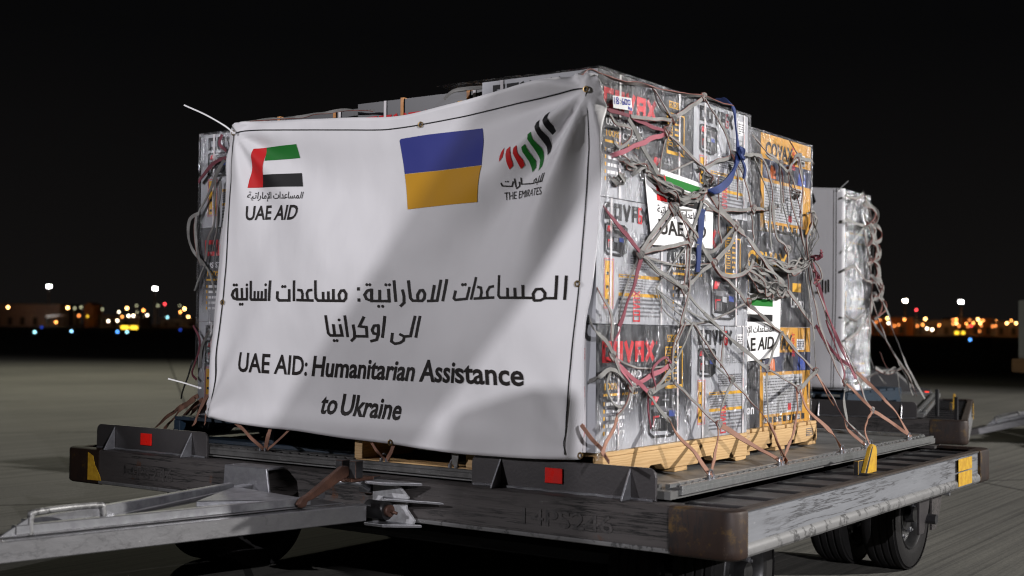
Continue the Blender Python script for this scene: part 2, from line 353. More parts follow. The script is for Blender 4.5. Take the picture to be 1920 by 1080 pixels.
class Face:
    """draws print on a flat face: origin, right axis, up axis, outward normal; sizes in metres"""
    def __init__(s, mb, o, ux, uy, lift=.0012):
        s.mb = mb; s.o = Vector(o); s.x = Vector(ux); s.y = Vector(uy); s.n = s.x.cross(s.y); s.lift = lift; s.k = 0
    def P(s, x, y, z=0): return s.o+s.x*x+s.y*y+s.n*(s.lift+z)
    def quad(s, pts, m, lv=0): s.mb.poly([s.P(x, y, lv*.0006) for x, y in pts], m)
    def rect(s, x, y, w, h, m, lv=0): s.quad([(x, y), (x+w, y), (x+w, y+h), (x, y+h)], m, lv)
    def stroke(s, pts, w, m, lv=1):
        for q in stroke2d(pts, w): s.quad(q, m, lv); lv += .05
    def frame(s, x, y, w, h, t, m, lv=1):
        s.rect(x, y, w, t, m, lv); s.rect(x, y+h-t, w, t, m, lv); s.rect(x, y+t, t, h-2*t, m, lv); s.rect(x+w-t, y+t, t, h-2*t, m, lv)
    def text(s, body, x, y, w, h, m, bold=.01, lv=1, vert=False, shear=0):
        vs, fs = text2d(body, bold)
        s.mb.add([s.P(x-b*h, y+a*w, lv*.0006) if vert else s.P(x+a*w+b*h*shear, y+b*h, lv*.0006) for a, b in vs], fs, m)
    def block(s, word, x, y, w, h, m, lv=1, vert=False):
        n = len(word); cw = w/n; t = cw*.27
        for i, ch in enumerate(word):
            for st in BLOCK[ch]:
                pts = [(x+i*cw+t/2+a*(cw*.86-t), y+t/2+b*(h-t)) for a, b in st]
                if vert: pts = [(x-(q-y), y+(p-x)) for p, q in pts]
                s.stroke(pts, t, m, lv)
    def lines(s, x, y, w, h, rows, m, fill=.5, lv=1, seed=1, gaps=True):
        r = random.Random(seed); rh = h/rows
        for i in range(rows):
            yy = y+h-(i+1)*rh; xx = x; end = x+w*(1 if i < rows-1 else .6)
            while xx < end:
                ww = min(r.uniform(.008, .035) if gaps else w, end-xx); s.rect(xx, yy, ww, rh*fill, m, lv); xx += ww+.005

def genset(f, x, y, w, h, seed=0):
    """printed picture of a frame generator"""
    q = lambda a, b: (x+a*w, y+b*h)
    f.quad([q(.12, .15), q(.92, .10), q(.95, .62), q(.10, .66)], I_BLK, 1)
    f.quad([q(.16, .60), q(.88, .56), q(.86, .70), q(.18, .74)], I_GRY, 2)
    f.quad([q(.10, .72), q(.90, .70), q(.88, .92), q(.14, .95)], I_BLK, 2.3)
    f.quad([q(.08, .76), q(.22, .76), q(.34, .94), q(.14, .96)], I_RED, 2.5); f.quad([q(.20, .84), q(.28, .84), q(.33, .93), q(.22, .95)], I_PINK, 2.8)
    f.quad([q(.15, .24), q(.19, .24), q(.19, .50), q(.15, .50)], I_RED, 2.8); f.quad([q(.44, .84), q(.66, .83), q(.66, .87), q(.44, .88)], I_MID, 2.8)
    f.quad([q(.62, .66), q(.93, .62), q(.92, .92), q(.62, .96)], I_BLK, 2.2)
    f.quad([q(.66, .46), q(.86, .44), q(.86, .58), q(.66, .60)], I_BLUE, 3)
    f.quad([q(.42, .44), q(.58, .42), q(.58, .56), q(.42, .58)], I_LGRY, 3)
    for k in range(5): f.quad([q(.16+k*.05, .2), q(.185+k*.05, .2), q(.185+k*.05, .42), q(.16+k*.05, .42)], I_MID, 3)
    f.quad([q(.2, .46), q(.34, .46), q(.34, .5), q(.2, .5)], I_RED, 3.2)
    f.stroke([q(.03, .96), q(.02, .12), q(.14, .02), q(.70, 0), q(.98, .14), q(1, .9)], .010, I_BLK, 3.4)
    f.stroke([q(.03, .96), q(.1, 1.02), q(.9, .99), q(1, .9)], .008, I_BLK, 3.4)
    f.stroke([q(.55, .22), q(.80, .03)], .012, I_BLK, 3.6)

# ---------------------------------------------------------------- printed cartons
BL, BW, BH = .69, .49, .432
def band(f, x, h):
    """white plastic strapping band with pale red marks"""
    f.rect(x, 0, .013, h, I_BAND, 4.5)
    for k in range(3): f.lines(x+.004, (.12+k*.3)*h, .005, .10*h, 9, I_PINK, .6, 5, k, False)
def print_long(f):
    w, h = BL, BH
    f.block('COVAX', .055*w, .70*h, .54*w, .17*h, I_RED)
    f.rect(.605*w, .84*h, .006, .012, I_RED)
    f.text('US STANDARD', .08*w, .575*h, .36*w, .055*h, I_WHT)
    f.text('100%', .08*w, .485*h, .13*w, .055*h, I_YEL); f.text('COPPER', .24*w, .485*h, .21*w, .055*h, I_WHT)
    f.rect(.07*w, .435*h, .16*w, .02*h, I_YEL)
    for k in range(8): f.quad([(.25*w+k*.014, .435*h), (.25*w+k*.014+.007, .435*h), (.25*w+k*.014+.012, .455*h), (.25*w+k*.014+.005, .455*h)], I_YEL, 1)
    for k in range(5):
        yy = (.36-k*.058)*h; f.rect(.07*w, yy, .009, .03*h, I_YEL); f.lines(.095*w, yy, .30*w-(k % 2)*.02, .035*h, 1, I_WHT, .75, 1, 5+k)
    f.frame(.725*w, .86*h, .11*w, .06*h, .004, I_YEL); f.text('650', .735*w, .872*h, .09*w, .036*h, I_YEL)
    f.frame(.70*w, .46*h, .20*w, .36*h, .006, I_YEL); f.rect(.70*w, .46*h, .20*w, .03*h, I_YEL, 1.4)
    for i in range(6):
        f.frame(.715*w, (.53+i*.046)*h, .05*w, .034*h, .003, I_YEL, 1.2); f.lines(.79*w, (.535+i*.046)*h, .09*w, .026*h, 1, I_YEL, .7, 1, i)
    genset(f, .52*w, .06*h, .34*w, .36*h)
    band(f, .20*w, h); band(f, .83*w, h)
def print_short(f):
    w, h = BW, BH
    f.block('COVAX', .10*w, .83*h, .62*w, .135*h, I_BLK); f.text('6500', .60*w, .80*h, .02*w, .001*h, I_RED)
    f.stroke([(.60*w, .95*h), (.57*w, .95*h), (.57*w, .835*h), (.61*w, .835*h), (.61*w, .89*h), (.575*w, .89*h)], .008, I_RED, 2)
    genset(f, .10*w, .55*h, .30*w, .24*h)
    f.lines(.46*w, .45*h, .44*w, .12*h, 6, I_GRY, .55, 1, 3)
    for k in range(3): f.frame((.60+k*.11)*w, .66*h, .085*w, .09*h, .003, I_MID); f.lines((.615+k*.11)*w, .68*h, .05*w, .04*h, 2, I_MID, .5, 1, k)
    f.frame(.10*w, .12*h, .13*w, .40*h, .004, I_PINK); f.rect(.115*w, .14*h, .10*w, .36*h, I_YEL)
    for k in range(6): f.rect((.13+.04*(k % 2))*w, (.17+k*.054)*h, .03*w, .026*h, I_BLK, 1.6)
    f.rect(.30*w, .375*h, .60*w, .028*h, I_YEL); f.rect(.30*w, .225*h, .60*w, .028*h, I_YEL)
    f.lines(.31*w, .385*h, .5*w, .012*h, 1, I_GRY, 1, 1.6, 8)
    for k in range(5): f.rect(.30*w, (.265+k*.022)*h, .60*w, .0022, I_MID); f.lines(.31*w, (.268+k*.022)*h, .55*w, .010*h, 1, I_GRY, 1, 1.3, 20+k)
    for k in range(5): f.rect(.30*w, (.06+k*.033)*h, .60*w, .016*h, I_GRY)
    f.block('COVAX', .60*w, .02*h, .26*h, .10*w, I_RED, 2.2, True)
    f.rect(.80*w, .80*h, .12*w, .13*h, I_FWHT, 1); f.lines(.81*w, .81*h, .10*w, .11*h, 5, I_GRY, .5, 1.6, 12)
    band(f, .17*w, h); band(f, .90*w, h)
def carton_mesh(top):
    mb = MB(); L, Wd, H = BL/2, BW/2, BH
    v = [(-L, -Wd, 0), (L, -Wd, 0), (L, Wd, 0), (-L, Wd, 0), (-L, -Wd, H), (L, -Wd, H), (L, Wd, H), (-L, Wd, H)]
    mb.add(v, [(0, 1, 5, 4), (2, 3, 7, 6)], M_FADE); mb.add(v, [(1, 2, 6, 5), (3, 0, 4, 7)], M_CARD); mb.add(v, [(0, 3, 2, 1), (4, 5, 6, 7)], M_CARDTOP)
    print_long(Face(mb, (-L, -Wd, 0), (1, 0, 0), (0, 0, 1))); print_long(Face(mb, (L, Wd, 0), (-1, 0, 0), (0, 0, 1)))
    print_short(Face(mb, (L, -Wd, 0), (0, 1, 0), (0, 0, 1))); print_short(Face(mb, (-L, Wd, 0), (0, -1, 0), (0, 0, 1)))
    mb.rect = None
    Face(mb, (-L, -Wd, H), (1, 0, 0), (0, 1, 0)).rect(0, Wd-.025, 2*L, .05, I_MID)
    return mb.mesh('generator_carton')
CARTON = carton_mesh(True)
def carton(loc, rz, label):
    o = bpy.data.objects.new('generator_carton', CARTON); COL.objects.link(o); o.location = loc
    o.rotation_euler = (random.uniform(-.004, .004), random.uniform(-.004, .004), rz+random.uniform(-.006, .006))
    return tag(o, label, 'carton', 'wrapped generator cartons')
YW, YD = .81, .50
def print_yellow(f):
    w, h = YW, BH; b = .25
    f.rect(0, 0, b, h, M_CARDDARK)
    f.text('POWERED', .02, .115, .11, .018, I_WHT); f.text('Li-Ion', .02, .06, .17, .042, I_WHT, .02)
    f.quad([(.10, .17), (.15, .26), (.135, .20), (.165, .20), (.11, .12), (.125, .17)], I_WHT)
    f.quad([(.06+.03*math.cos(t*.6), .23+.035*math.sin(t*.6)) for t in range(11)], I_YEL)
    f.text('COVAX', b+.05, .335, .30, .062, I_BLK, .03); f.text('SMART', .77*w, .30, .11, .03, I_RED, .02, 1.2, True)
    f.rect(b+.40, .33, .09, .05, I_WHT); f.lines(b+.405, .335, .08, .04, 4, I_GRY, .5, 1.6, 4)
    f.rect(b+.02, .235, w-b-.02, .085, I_NIGHT)
    f.quad([(b+.08, .24), (b+.16, .24), (b+.15, .29), (b+.11, .30)], I_ORG, 1.4); f.quad([(b+.24, .238), (b+.36, .238), (b+.36, .30), (b+.27, .31)], I_BLK, 1.5)
    f.quad([(b+.40, .238), (b+.50, .238), (b+.49, .29), (b+.42, .30)], I_BLUE, 1.5)
    f.rect(b+.035, .05, .43, .17, I_LGRY); f.lines(b+.045, .055, .41, .16, 13, I_GRY, .35, 1.6, 9)
    f.rect(b+.30, .06, .035, .03, I_RED, 1.9)
    for k in range(9): f.rect(b+.04+k*.052, .012, .036, .026, I_BLK)
    for k in range(4): f.text(('CE', 'GS', '08', 'ISO')[k], b+.045+k*.12, .016, .028, .018, I_WHT, .02, 1.8)
def print_black(f):
    w, h = YW, BH
    f.text('COVAX', .12, .25, .42, .075, I_YEL, .03); f.frame(.03, .05, .10, .20, .006, I_YEL); f.lines(.04, .06, .08, .17, 6, I_YEL, .5, 1.3, 4)
    f.frame(.02, .34, .16, .07, .004, I_WHT); f.lines(.30, .10, .22, .10, 5, I_MID, .5, 1, 6); f.text('Li-Ion', .58, .09, .15, .045, I_WHT, .02); f.rect(.60, .16, .10, .04, I_YEL)
def kit_mesh(pr, body):
    mb = MB(); L, Wd, H = YW/2, YD/2, BH
    v = [(-L, -Wd, 0), (L, -Wd, 0), (L, Wd, 0), (-L, Wd, 0), (-L, -Wd, H), (L, -Wd, H), (L, Wd, H), (-L, Wd, H)]
    mb.add(v, [(0, 1, 5, 4), (2, 3, 7, 6)], body); mb.add(v, [(1, 2, 6, 5), (3, 0, 4, 7), (0, 3, 2, 1), (4, 5, 6, 7)], M_CARDDARK)
    pr(Face(mb, (-L, -Wd, 0), (1, 0, 0), (0, 0, 1))); pr(Face(mb, (L, Wd, 0), (-1, 0, 0), (0, 0, 1))); return mb.mesh('battery_carton')
KITY = kit_mesh(print_yellow, M_CARDYEL); KITB = kit_mesh(print_black, M_CARDDARK)
def kit(me, loc, rz, label):
    o = bpy.data.objects.new('battery_carton', me); COL.objects.link(o); o.location = loc; o.rotation_euler = (0, 0, rz)
    return tag(o, label, 'carton', 'yellow and black battery cartons')

ZP, ZW = .592, .702              # top of the cargo pallet sheet, top of the wooden pallets
R = [ZW+k*(BH+.003) for k in range(3)]
XA, YA = -.553, .075
HP = math.pi/2
def A_long(k, y0, lab): carton((XA-BW/2, y0+BL/2, R[k]), HP, lab)
def A_short(k, y0, lab): carton((XA-BL/2, y0+BW/2, R[k]), 0, lab)
A_long(0, YA, 'bottom black fading to grey generator carton at the banner corner, above pale pine pallet')
A_short(0, YA+.695, 'bottom grey carton on pine pallet, right of the black one with pink straps')
A_short(1, YA, 'middle grey carton with two yellow bars beside the banner edge')
A_long(1, YA+.495, 'middle black carton with large generator picture, below the sticker with the flag')
A_long(2, YA, 'top black carton carrying the small white weight tag')
A_short(2, YA+.695, 'top grey carton under the knotted blue strap')
carton((XA-.49-BL/2, YA+.1+BW/2, R[2]), 0, 'dark top carton behind the banner, rim showing beside the corner carton')
carton((XA-1.195-BL/2, YA+.13+BW/2, R[2]-.01), 0, 'dark top carton behind the banner, second from the right, rim showing')
M_OBAND = mat('orange strapping band', (.55, .22, .03), (.40, .15, .02), 20, .5)
for o in [q for q in COL.objects if q.get('label', '').startswith('dark top carton')]:
    for x in (-.12, .2):
        mb = MB(); mb.box((x, -BW/2-.006, .002), (x+.014, -BW/2-.004, BH+.004), M_OBAND); mb.box((x, -BW/2-.0039, BH+.0022), (x+.014, BW/2, BH+.004), M_OBAND); mb.build('strapping_band', o)
XB, YB = -.625, 1.295
kit(KITY, (XB-YD/2, YB+YW/2, R[0]), HP, 'bottom yellow carton marked Li-Ion on the second pine pallet')
kit(KITB, (XB-YD/2, YB+YW/2, R[1]), HP, 'middle black carton with yellow lettering behind the strap tangle')
kit(KITY, (XB-YD/2, YB+YW/2, R[2]-.02), HP, 'top yellow carton with black lettering in the second stack')
XC, YC = -2.93, .42
carton((XC+BW/2, YC+BL/2, R[2]), HP, 'topmost grey carton left of the banner')
carton((XC+BL/2, YC+BW/2, R[1]), 0, 'middle black carton with red print left of the banner')
carton((XC+BW/2, YC+BL/2, R[0]), HP, 'bottom wrapped carton left of the banner in shadow')

# ---------------------------------------------------------------- wooden pallets
def wood_pallet(x0, x1, y0, y1, label, wm, group='wooden pallets under the cartons', along=False):
    t = thing('wooden_pallet', label, 'pallet', ((x0+x1)/2, (y0+y1)/2, ZP), 0, group); hx, hy = (x1-x0)/2, (y1-y0)/2
    for xs in (-hx, -.02, hx-.04):
        mb = MB(); z0, z1 = .018, .092; yy = [-hy, -hy+.13, -hy+.16, -hy+.36, -hy+.39, hy-.39, hy-.36, hy-.16, hy-.13, hy]
        pts = [(xs, -hy, z0), (xs, -hy+.30, z0), (xs, -hy+.33, z0+.022), (xs, -.16, z0+.022), (xs, -.13, z0), (xs, .13, z0), (xs, .16, z0+.022), (xs, hy-.33, z0+.022), (xs, hy-.30, z0), (xs, hy, z0), (xs, hy, z1), (xs, -hy, z1)]
        mb.prism(pts, (.04, 0, 0), wm); mb.build('stringer', t, bevel=.002, fix=True)
    nb = 7; bw = 2*hy/(nb+1.2)
    for k in range(nb):
        y = -hy+k*(2*hy-bw)/(nb-1); mb = MB(); mb.box((-hx+.002, y+.001, .0925), (hx-.002, y+bw-.001, .1085), wm) if not along else mb.box((y*hx/hy+.001, -hy+.002, .0925), ((y+bw)*hx/hy-.001, hy-.002, .1085), wm); mb.build('deck_board', t, bevel=.002)
    for y in (-hy+.003, -.05, hy-.103):
        mb = MB(); mb.box((-hx+.003, y, .0005), (hx-.003, y+.10, .0175), wm); mb.build('bottom_board', t, bevel=.002)
    return t
wood_pallet(-1.66, -.538, .10, 1.235, 'fresh pale pine pallet under the nearest carton stack', M_WOOD, along=True)
wood_pallet(-1.68, -.60, 1.30, 2.13, 'pale pine pallet with dark stamp under the yellow cartons', M_WOOD)
wood_pallet(-2.95, -1.70, .30, 1.45, 'blue painted pallet below the left half of the banner', M_BLUEW)
mb = MB(); f = Face(mb, (-.600, 2.0, ZP), (0, 1, 0), (0, 0, 1), .001)
st = [o for o in COL.objects if o.name.startswith('wooden_pallet')][1]
f.frame(.0, .045, .075, .034, .003, I_GRY); f.lines(.006, .05, .06, .024, 3, I_GRY, .5, 1, 2)
o = mb.build('stamp', st); o.matrix_parent_inverse = Matrix.Translation(-st.location)

# ---------------------------------------------------------------- stretch wrap
def wrap(x0, x1, y0, y1, z0, z1, label, m, amp=.006, step=.035, top=True, sides='+x-y+y-x', seed=0):
    """thin film pulled round a stack, slightly bellied and wrinkled; open below"""
    mb = MB()
    def sheet(o, ux, uy, lu, lv, n):
        nu, nv = max(2, int(lu/step)), max(2, int(lv/step)); o, ux, uy, n = map(Vector, (o, ux, uy, n)); vs = []
        for j in range(nv+1):
            for i in range(nu+1):
                p = o+ux*(lu*i/nu)+uy*(lv*j/nv)
                q = Vector((p.x*3, p.y*3, p.z*9)); d = amp*(mnoise.noise(q*1.3+Vector((seed, 0, 0)))+.6*mnoise.noise(q*3.1))
                e = min(i, nu-i, j+1, nv-j)
                vs.append(p+n*(d if e else 0))
        fs = [[j*(nu+1)+i, j*(nu+1)+i+1, (j+1)*(nu+1)+i+1, (j+1)*(nu+1)+i] for j in range(nv) for i in range(nu)]; mb.add(vs, fs, m)
    if '+x' in sides: sheet((x1, y0, z0), (0, 1, 0), (0, 0, 1), y1-y0, z1-z0, (1, 0, 0))
    if '-x' in sides: sheet((x0, y1, z0), (0, -1, 0), (0, 0, 1), y1-y0, z1-z0, (-1, 0, 0))
    if '-y' in sides: sheet((x0, y0, z0), (1, 0, 0), (0, 0, 1), x1-x0, z1-z0, (0, -1, 0))
    if '+y' in sides: sheet((x1, y1, z0), (-1, 0, 0), (0, 0, 1), x1-x0, z1-z0, (0, 1, 0))
    if top: sheet((x0, y0, z1), (1, 0, 0), (0, 1, 0), x1-x0, y1-y0, (0, 0, 1))
    o = mb.build('stretch_wrap', None, smooth=60); tag(o, label, 'plastic wrap', 'stretch wrap round the stacks'); return o
ZT = R[2]+BH
wrap(XA-.70, XA+.010, YA-.008, YA+1.195, ZW-.025, ZT+.008, 'clear shiny stretch wrap round the nearest carton stack', M_FILM, sides='+x+y')
wrap(XB-.51, XB+.008, YB-.006, YB+YW+.008, ZW-.01, ZT-.012, 'clear glossy stretch wrap round the yellow and black cartons', M_FILM, seed=4, sides='+x+y')
wrap(XC-.01, XC+.51, YC-.010, YC+.71, ZW-.06, ZT+.008, 'wrinkled stretch wrap on the stack left of the banner', M_FILM, .010, seed=9, sides='-y-x')

# ---------------------------------------------------------------- aircraft cargo pallet
t = thing('cargo_pallet', 'flat aluminium cargo pallet with slotted edge rail on the near dolly', 'cargo pallet', (0, 0, 0))
PX0, PX1, PY0, PY1 = -3.06, -.275, .09, 2.86
mb = MB(); mb.box((PX0, PY0, .566), (PX1, PY1, ZP), M_DECK); mb.build('sheet', t)
M_RAIL_SHADED = mat('shaded aluminium rail', (.12, .118, .115), (.06, .06, .058), 18, .5, .5, .1, 60)  # darker copy of the rail: shade at the front put into the colour
def edge_rail(a, b, inward, name='edge_rail', M_RAIL=M_RAIL):
    a, b = Vector(a), Vector(b); d = (b-a).normalized(); i = Vector(inward); mb = MB(); L = (b-a).length
    def strip(w0, w1, z0, z1, s0=0, s1=L, m=None):
        m = m or M_RAIL
        P = [a+d*s0+i*w0, a+d*s1+i*w0, a+d*s1+i*w1, a+d*s0+i*w1]; v = [(p.x, p.y, z0) for p in P]+[(p.x, p.y, z1) for p in P]
        fs = [(0, 3, 2, 1), (4, 5, 6, 7), (0, 1, 5, 4), (1, 2, 6, 5), (2, 3, 7, 6), (3, 0, 4, 7)]; mb.add(v, fs, m)
    strip(-.012, .052, .576, .5955); strip(-.012, .002, .5956, .607); strip(.032, .052, .5956, .609); strip(.002, .032, .5957, .5985, m=M_DARK)
    k = .05
    while k < L-.05: strip(.020, .0319, .5986, .607, k, k+.028); strip(.0021, .012, .5986, .606, k, k+.028); k += .05
    return mb.build(name, t, bevel=.0015, fix=True)
edge_rail((PX1, PY0+.06, 0), (PX1, PY1-.06, 0), (-1, 0, 0)); edge_rail((PX0+.06, PY0, 0), (PX1-.06, PY0, 0), (0, 1, 0), M_RAIL=M_RAIL_SHADED)
edge_rail((PX0, PY1-.06, 0), (PX0, PY0+.06, 0), (1, 0, 0)); edge_rail((PX1-.06, PY1, 0), (PX0+.06, PY1, 0), (0, -1, 0))

# ---------------------------------------------------------------- dolly
ZF, ZB = .5587, .4067
def beam_profile(kind):  # (outward, z): web, rolled lower lip
    if kind == 'bumper': return [(-.06, ZF-.012), (-.06, ZF), (-.014, ZF), (-.006, ZF-.004), (-.003, ZF-.012), (-.003, .452), (-.003, .444), (-.003, .434), (-.003, .420), (-.006, ZB+.006), (-.016, ZB), (-.06, ZB), (-.06, ZB+.012), (-.024, ZB+.012), (-.024, ZF-.012)]
    if kind == 'front': return [(-.10, ZF-.012), (-.10, ZF), (-.012, ZF), (-.005, ZF-.004), (-.006, ZF-.012), (-.006, .428), (-.006, .426), (-.003, .424), (0, .420), (-.001, ZB+.004), (-.012, ZB), (-.09, ZB), (-.09, ZB+.012), (-.024, ZB+.012), (-.024, ZF-.012)]
    return [(-.045, ZF-.012), (-.045, ZF), (-.010, ZF), (-.004, ZF-.005), (-.012, ZF-.012), (-.012, .452), (-.004, .444), (0, .434), (0, .418), (-.006, ZB+.003), (-.016, ZB), (-.09, ZB), (-.09, ZB+.012), (-.024, ZB+.012), (-.024, ZF-.012)]
def sweep_beam(path, face, lip, name, parent, grow=0, kind='side', top=None):
    """path: list of (point, outward dir); builds a beam with web (face) and lip materials"""
    pr = beam_profile(kind); n = len(pr); mb = MB(); v = []
    for p, o in path:
        for a, z in pr: v.append((p[0]+o[0]*(a+grow), p[1]+o[1]*(a+grow), z-(grow if z < .43 else -grow*.5)))
    wf, lf, tf = [], [], []
    for i in range(len(path)-1):
        for k in range(n):
            q = [i*n+k, (i+1)*n+k, (i+1)*n+(k+1) % n, i*n+(k+1) % n]
            (lf if 5+(kind == 'front')*2 <= k <= 10 else tf if (k < 3 and top) else wf).append(q)
    wf += [list(range(n)), [len(v)-1-k for k in range(n)]]
    o = len(mb.v); mb.v += [Vector(q) for q in v]
    for fl, m in ((wf, face), (lf, lip), (tf, top)):
        for q in fl: mb.f.append(q); mb.m.append(mb.mi(m))
    return mb.build(name, parent, smooth=35, fix=True)
DX, DY, CR = 3.34, 2.86, .058
def corner_path(cx, cy, a0, ext):
    c0, s0 = math.cos(a0), math.sin(a0); c1, s1 = math.cos(a0+HP), math.sin(a0+HP); pts = []
    o0 = (c0, s0); o1 = (c1, s1); tan0 = (-s0, c0); tan1 = (-s1, c1)
    P = (cx+c0*CR-tan0[0]*ext[0], cy+s0*CR-tan0[1]*ext[0]); pts.append((P, o0))
    for k in range(9):
        a = a0+HP*k/8; pts.append(((cx+math.cos(a)*CR, cy+math.sin(a)*CR), (math.cos(a), math.sin(a))))
    pts.append(((cx+c1*CR+tan1[0]*ext[1], cy+s1*CR+tan1[1]*ext[1]), o1)); return pts
def stop_plate(x0, x1, parent):
    y = .065; z0, z1 = ZF+.0005, ZF+.108; r = .03; t = MB(); pts = [(x0, y, z0)]
    pts = [(x1, y, z0)]+[(x1-r+r*math.cos(a), y, z1-r+r*math.sin(a)) for a in [k*HP/5 for k in range(6)]]+[(x0+r-r*math.sin(a), y, z1-r+r*math.cos(a)) for a in [k*HP/5 for k in range(6)]]+[(x0, y, z0)]
    t.prism(pts, (0, .012, 0), M_PLATE); p = t.build('stop_plate', parent, bevel=.002, fix=True)
    for gx in (x0+.125, x1-.10):
        g = MB(); g.prism([(gx, y-.0005, z0), (gx, y-.0005, z1-.006), (gx, y-.058, z0+.004), (gx, y-.058, z0)], (.007, 0, 0), M_GALV); g.build('gusset', p, bevel=.001, fix=True)
    g = MB(); xm = (x0+x1)/2-.02; g.box((xm-.036, y-.006, z0+.03), (xm+.036, y-.0004, z0+.082), M_RED); g.build('reflector', p, bevel=.0015)
    w = MB(); w.tube([(x0+.01, y-.003, z0+.003)]+[(x0+k*(x1-x0)/20, y-.003-.0015*(k % 2), z0+.003+.001*(k % 3)) for k in range(1, 20)]+[(x1-.01, y-.003, z0+.003)], .0045, M_GALV, 6); w.build('weld_bead', p)
def wheel(x, y, parent, out=1, name='wheel'):
    M = Matrix.Translation((x, y, .258))@Matrix.Diagonal((out, 1, 1, 1)); w = thing(name, None, None); w.parent = parent
    r = .258; w2 = .085; tb = MB()
    prof = [(-w2+.012, .165), (-w2, .18), (-w2-.004, .215), (-w2+.006, .244), (-w2+.022, r-.003)]
    for k in range(4):
        a = -w2+.030+k*.036; prof += [(a, r), (a+.022, r), (a+.026, r-.009), (a+.032, r-.009)]
    prof += [(w2-.02, r-.003), (w2-.006, .244), (w2+.004, .215), (w2, .18), (w2-.012, .165)]
    tb.lathe(prof, M, M_TYRE, 56); tb.build('tyre', w, smooth=30, fix=True)
    rb = MB(); rb.lathe([(-w2+.012, .168), (w2-.012, .168), (w2-.004, .160), (w2-.014, .150), (w2-.05, .140), (w2-.055, .085), (w2-.03, .075), (w2-.03, .04), (w2+.01, .036), (w2+.012, 0)], M, M_HUB, 40)
    rb.build('rim', w, smooth=35, fix=True)
    for k in range(6):
        a = k*math.pi/3+.2; nb = MB(); c = M@Vector((w2-.055, .11*math.cos(a), .11*math.sin(a))); nb.lathe([(0, .013), (.02, .013), (.022, .007), (.03, .006), (.03, 0)], Matrix.Translation(c)@Matrix.Diagonal((out, 1, 1, 1)), M_GALV, 6); nb.build('wheel_nut', w, fix=True)
    return w
def make_dolly(label):
    t = thing('pallet_dolly', label, 'dolly', (0, 0, 0), 0, 'pallet dollies on the apron')
    e = .19
    def straight(a, b, o): return [(a, o), (b, o)]
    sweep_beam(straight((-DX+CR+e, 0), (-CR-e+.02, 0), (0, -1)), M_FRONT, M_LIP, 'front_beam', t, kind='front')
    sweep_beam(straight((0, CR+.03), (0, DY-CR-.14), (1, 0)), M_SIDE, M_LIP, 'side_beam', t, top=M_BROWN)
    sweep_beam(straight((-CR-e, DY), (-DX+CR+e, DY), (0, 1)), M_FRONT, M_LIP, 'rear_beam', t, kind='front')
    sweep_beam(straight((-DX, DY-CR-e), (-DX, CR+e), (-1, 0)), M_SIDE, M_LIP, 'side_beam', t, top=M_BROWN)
    for cx, cy, a0, ex in ((-CR, CR, -HP, (.175, .03)), (-CR, DY-CR, 0, (.14, .19)), (-DX+CR, DY-CR, HP, (.19, .19)), (-DX+CR, CR, 2*HP, (.19, .19))):
        sweep_beam(corner_path(cx, cy, a0, ex), M_RUST, M_RUST, 'corner_bumper', t, .003, kind='bumper')
    # rear paint mark; front left triangle is corner light drawn in yellow
    mb = MB(); mb.box((.0002, DY-.555, .490), (.0025, DY-.345, .545), M_YEL); mb.box((.0002, DY-.555, .422), (.0025, DY-.345, .484), M_YEL); mb.build('yellow_mark_or_lit_patch', t)
    mb = MB(); mb.prism([(-3.165, -.0003, .545), (-3.165, -.0003, .422), (-3.07, -.0003, .424), (-3.082, -.0003, .45), (-3.115, -.0003, .49), (-3.13, -.0003, .53)], (0, -.002, 0), M_YEL); mb.build('yellow_mark_or_lit_patch', t, fix=True)
    # chassis below the pallet
    mb = MB()
    for y in (.28, .95, 1.62, 2.3): mb.box((-DX+.12, y, .41), (-.12, y+.08, .50), M_DARK)
    for x in (-.30, -1.2, -2.2, -3.1): mb.box((x, .12, .42), (x+.06, DY-.12, .495), M_DARK)
    mb.box((-DX+.10, .11, .405), (-.10, DY-.11, .4085), M_DARK); mb.build('chassis', t)
    for x in (-.165, -DX/2, -DX+.165):
        for k in range(11):
            y = .22+k*.24; mb = MB(); mb.tube([(x-.105, y, .522), (x+.105, y, .522)], .030, M_ROLLER, 20); mb.build('roller', t, smooth=40)
    mb = MB(); mb.box((-.055, .12, .47), (-.049, DY-.12, .5365), M_DARK); mb.box((-.305, .12, .47), (-.299, DY-.12, .5365), M_DARK); mb.box((-.2985, .12, .536), (-.0555, DY-.12, .542), M_PLATE)
    for k in range(9): mb.tube([(-.06, .34+k*.24, .522), (-.04, .34+k*.24, .522)], .008, M_GALV, 8)
    mb.build('roller_track', t)
    stop_plate(-1.065, -.315, t); stop_plate(-3.195, -2.46, t)
    for sx, out in ((-.34, 1), (-.60, 1), (-DX+.34, -1), (-DX+.60, -1)):
        for y in (.62, 2.46): wheel(sx, y, t, out)
    for y in (.62, 2.46):
        mb = MB(); mb.tube([(-.30, y, .258), (-DX+.30, y, .258)], .04, M_DARK, 12); mb.box((-.9, y-.06, .30), (-.84, y+.06, .41), M_DARK); mb.box((-DX+.84, y-.06, .30), (-DX+.9, y+.06, .41), M_DARK); mb.build('axle', t)
    for x in (-.075, -DX+.065):
        for y0 in (1.955, 2.13):
            mb = MB(); mb.prism([(x, y0, ZB), (x, y0+.15, ZB), (x, y0+.13, ZB-.06), (x, y0+.06, ZB-.165), (x, y0, ZB-.165)], (.012, 0, 0), M_PLATE if y0 < 2 else M_FRONT); mb.build('spring_bracket', t, bevel=.002, fix=True)
        mb = MB(); mb.tube([(x-.02, 2.07, .30), (x+.05, 2.07, .30)], .022, M_DARK, 12); mb.build('spring_pin', t); mb = MB(); mb.tube([(x-.02, 2.33, .388), (x+.03, 2.33, .388)], .012, M_GALV, 10); mb.build('spring_pin', t)
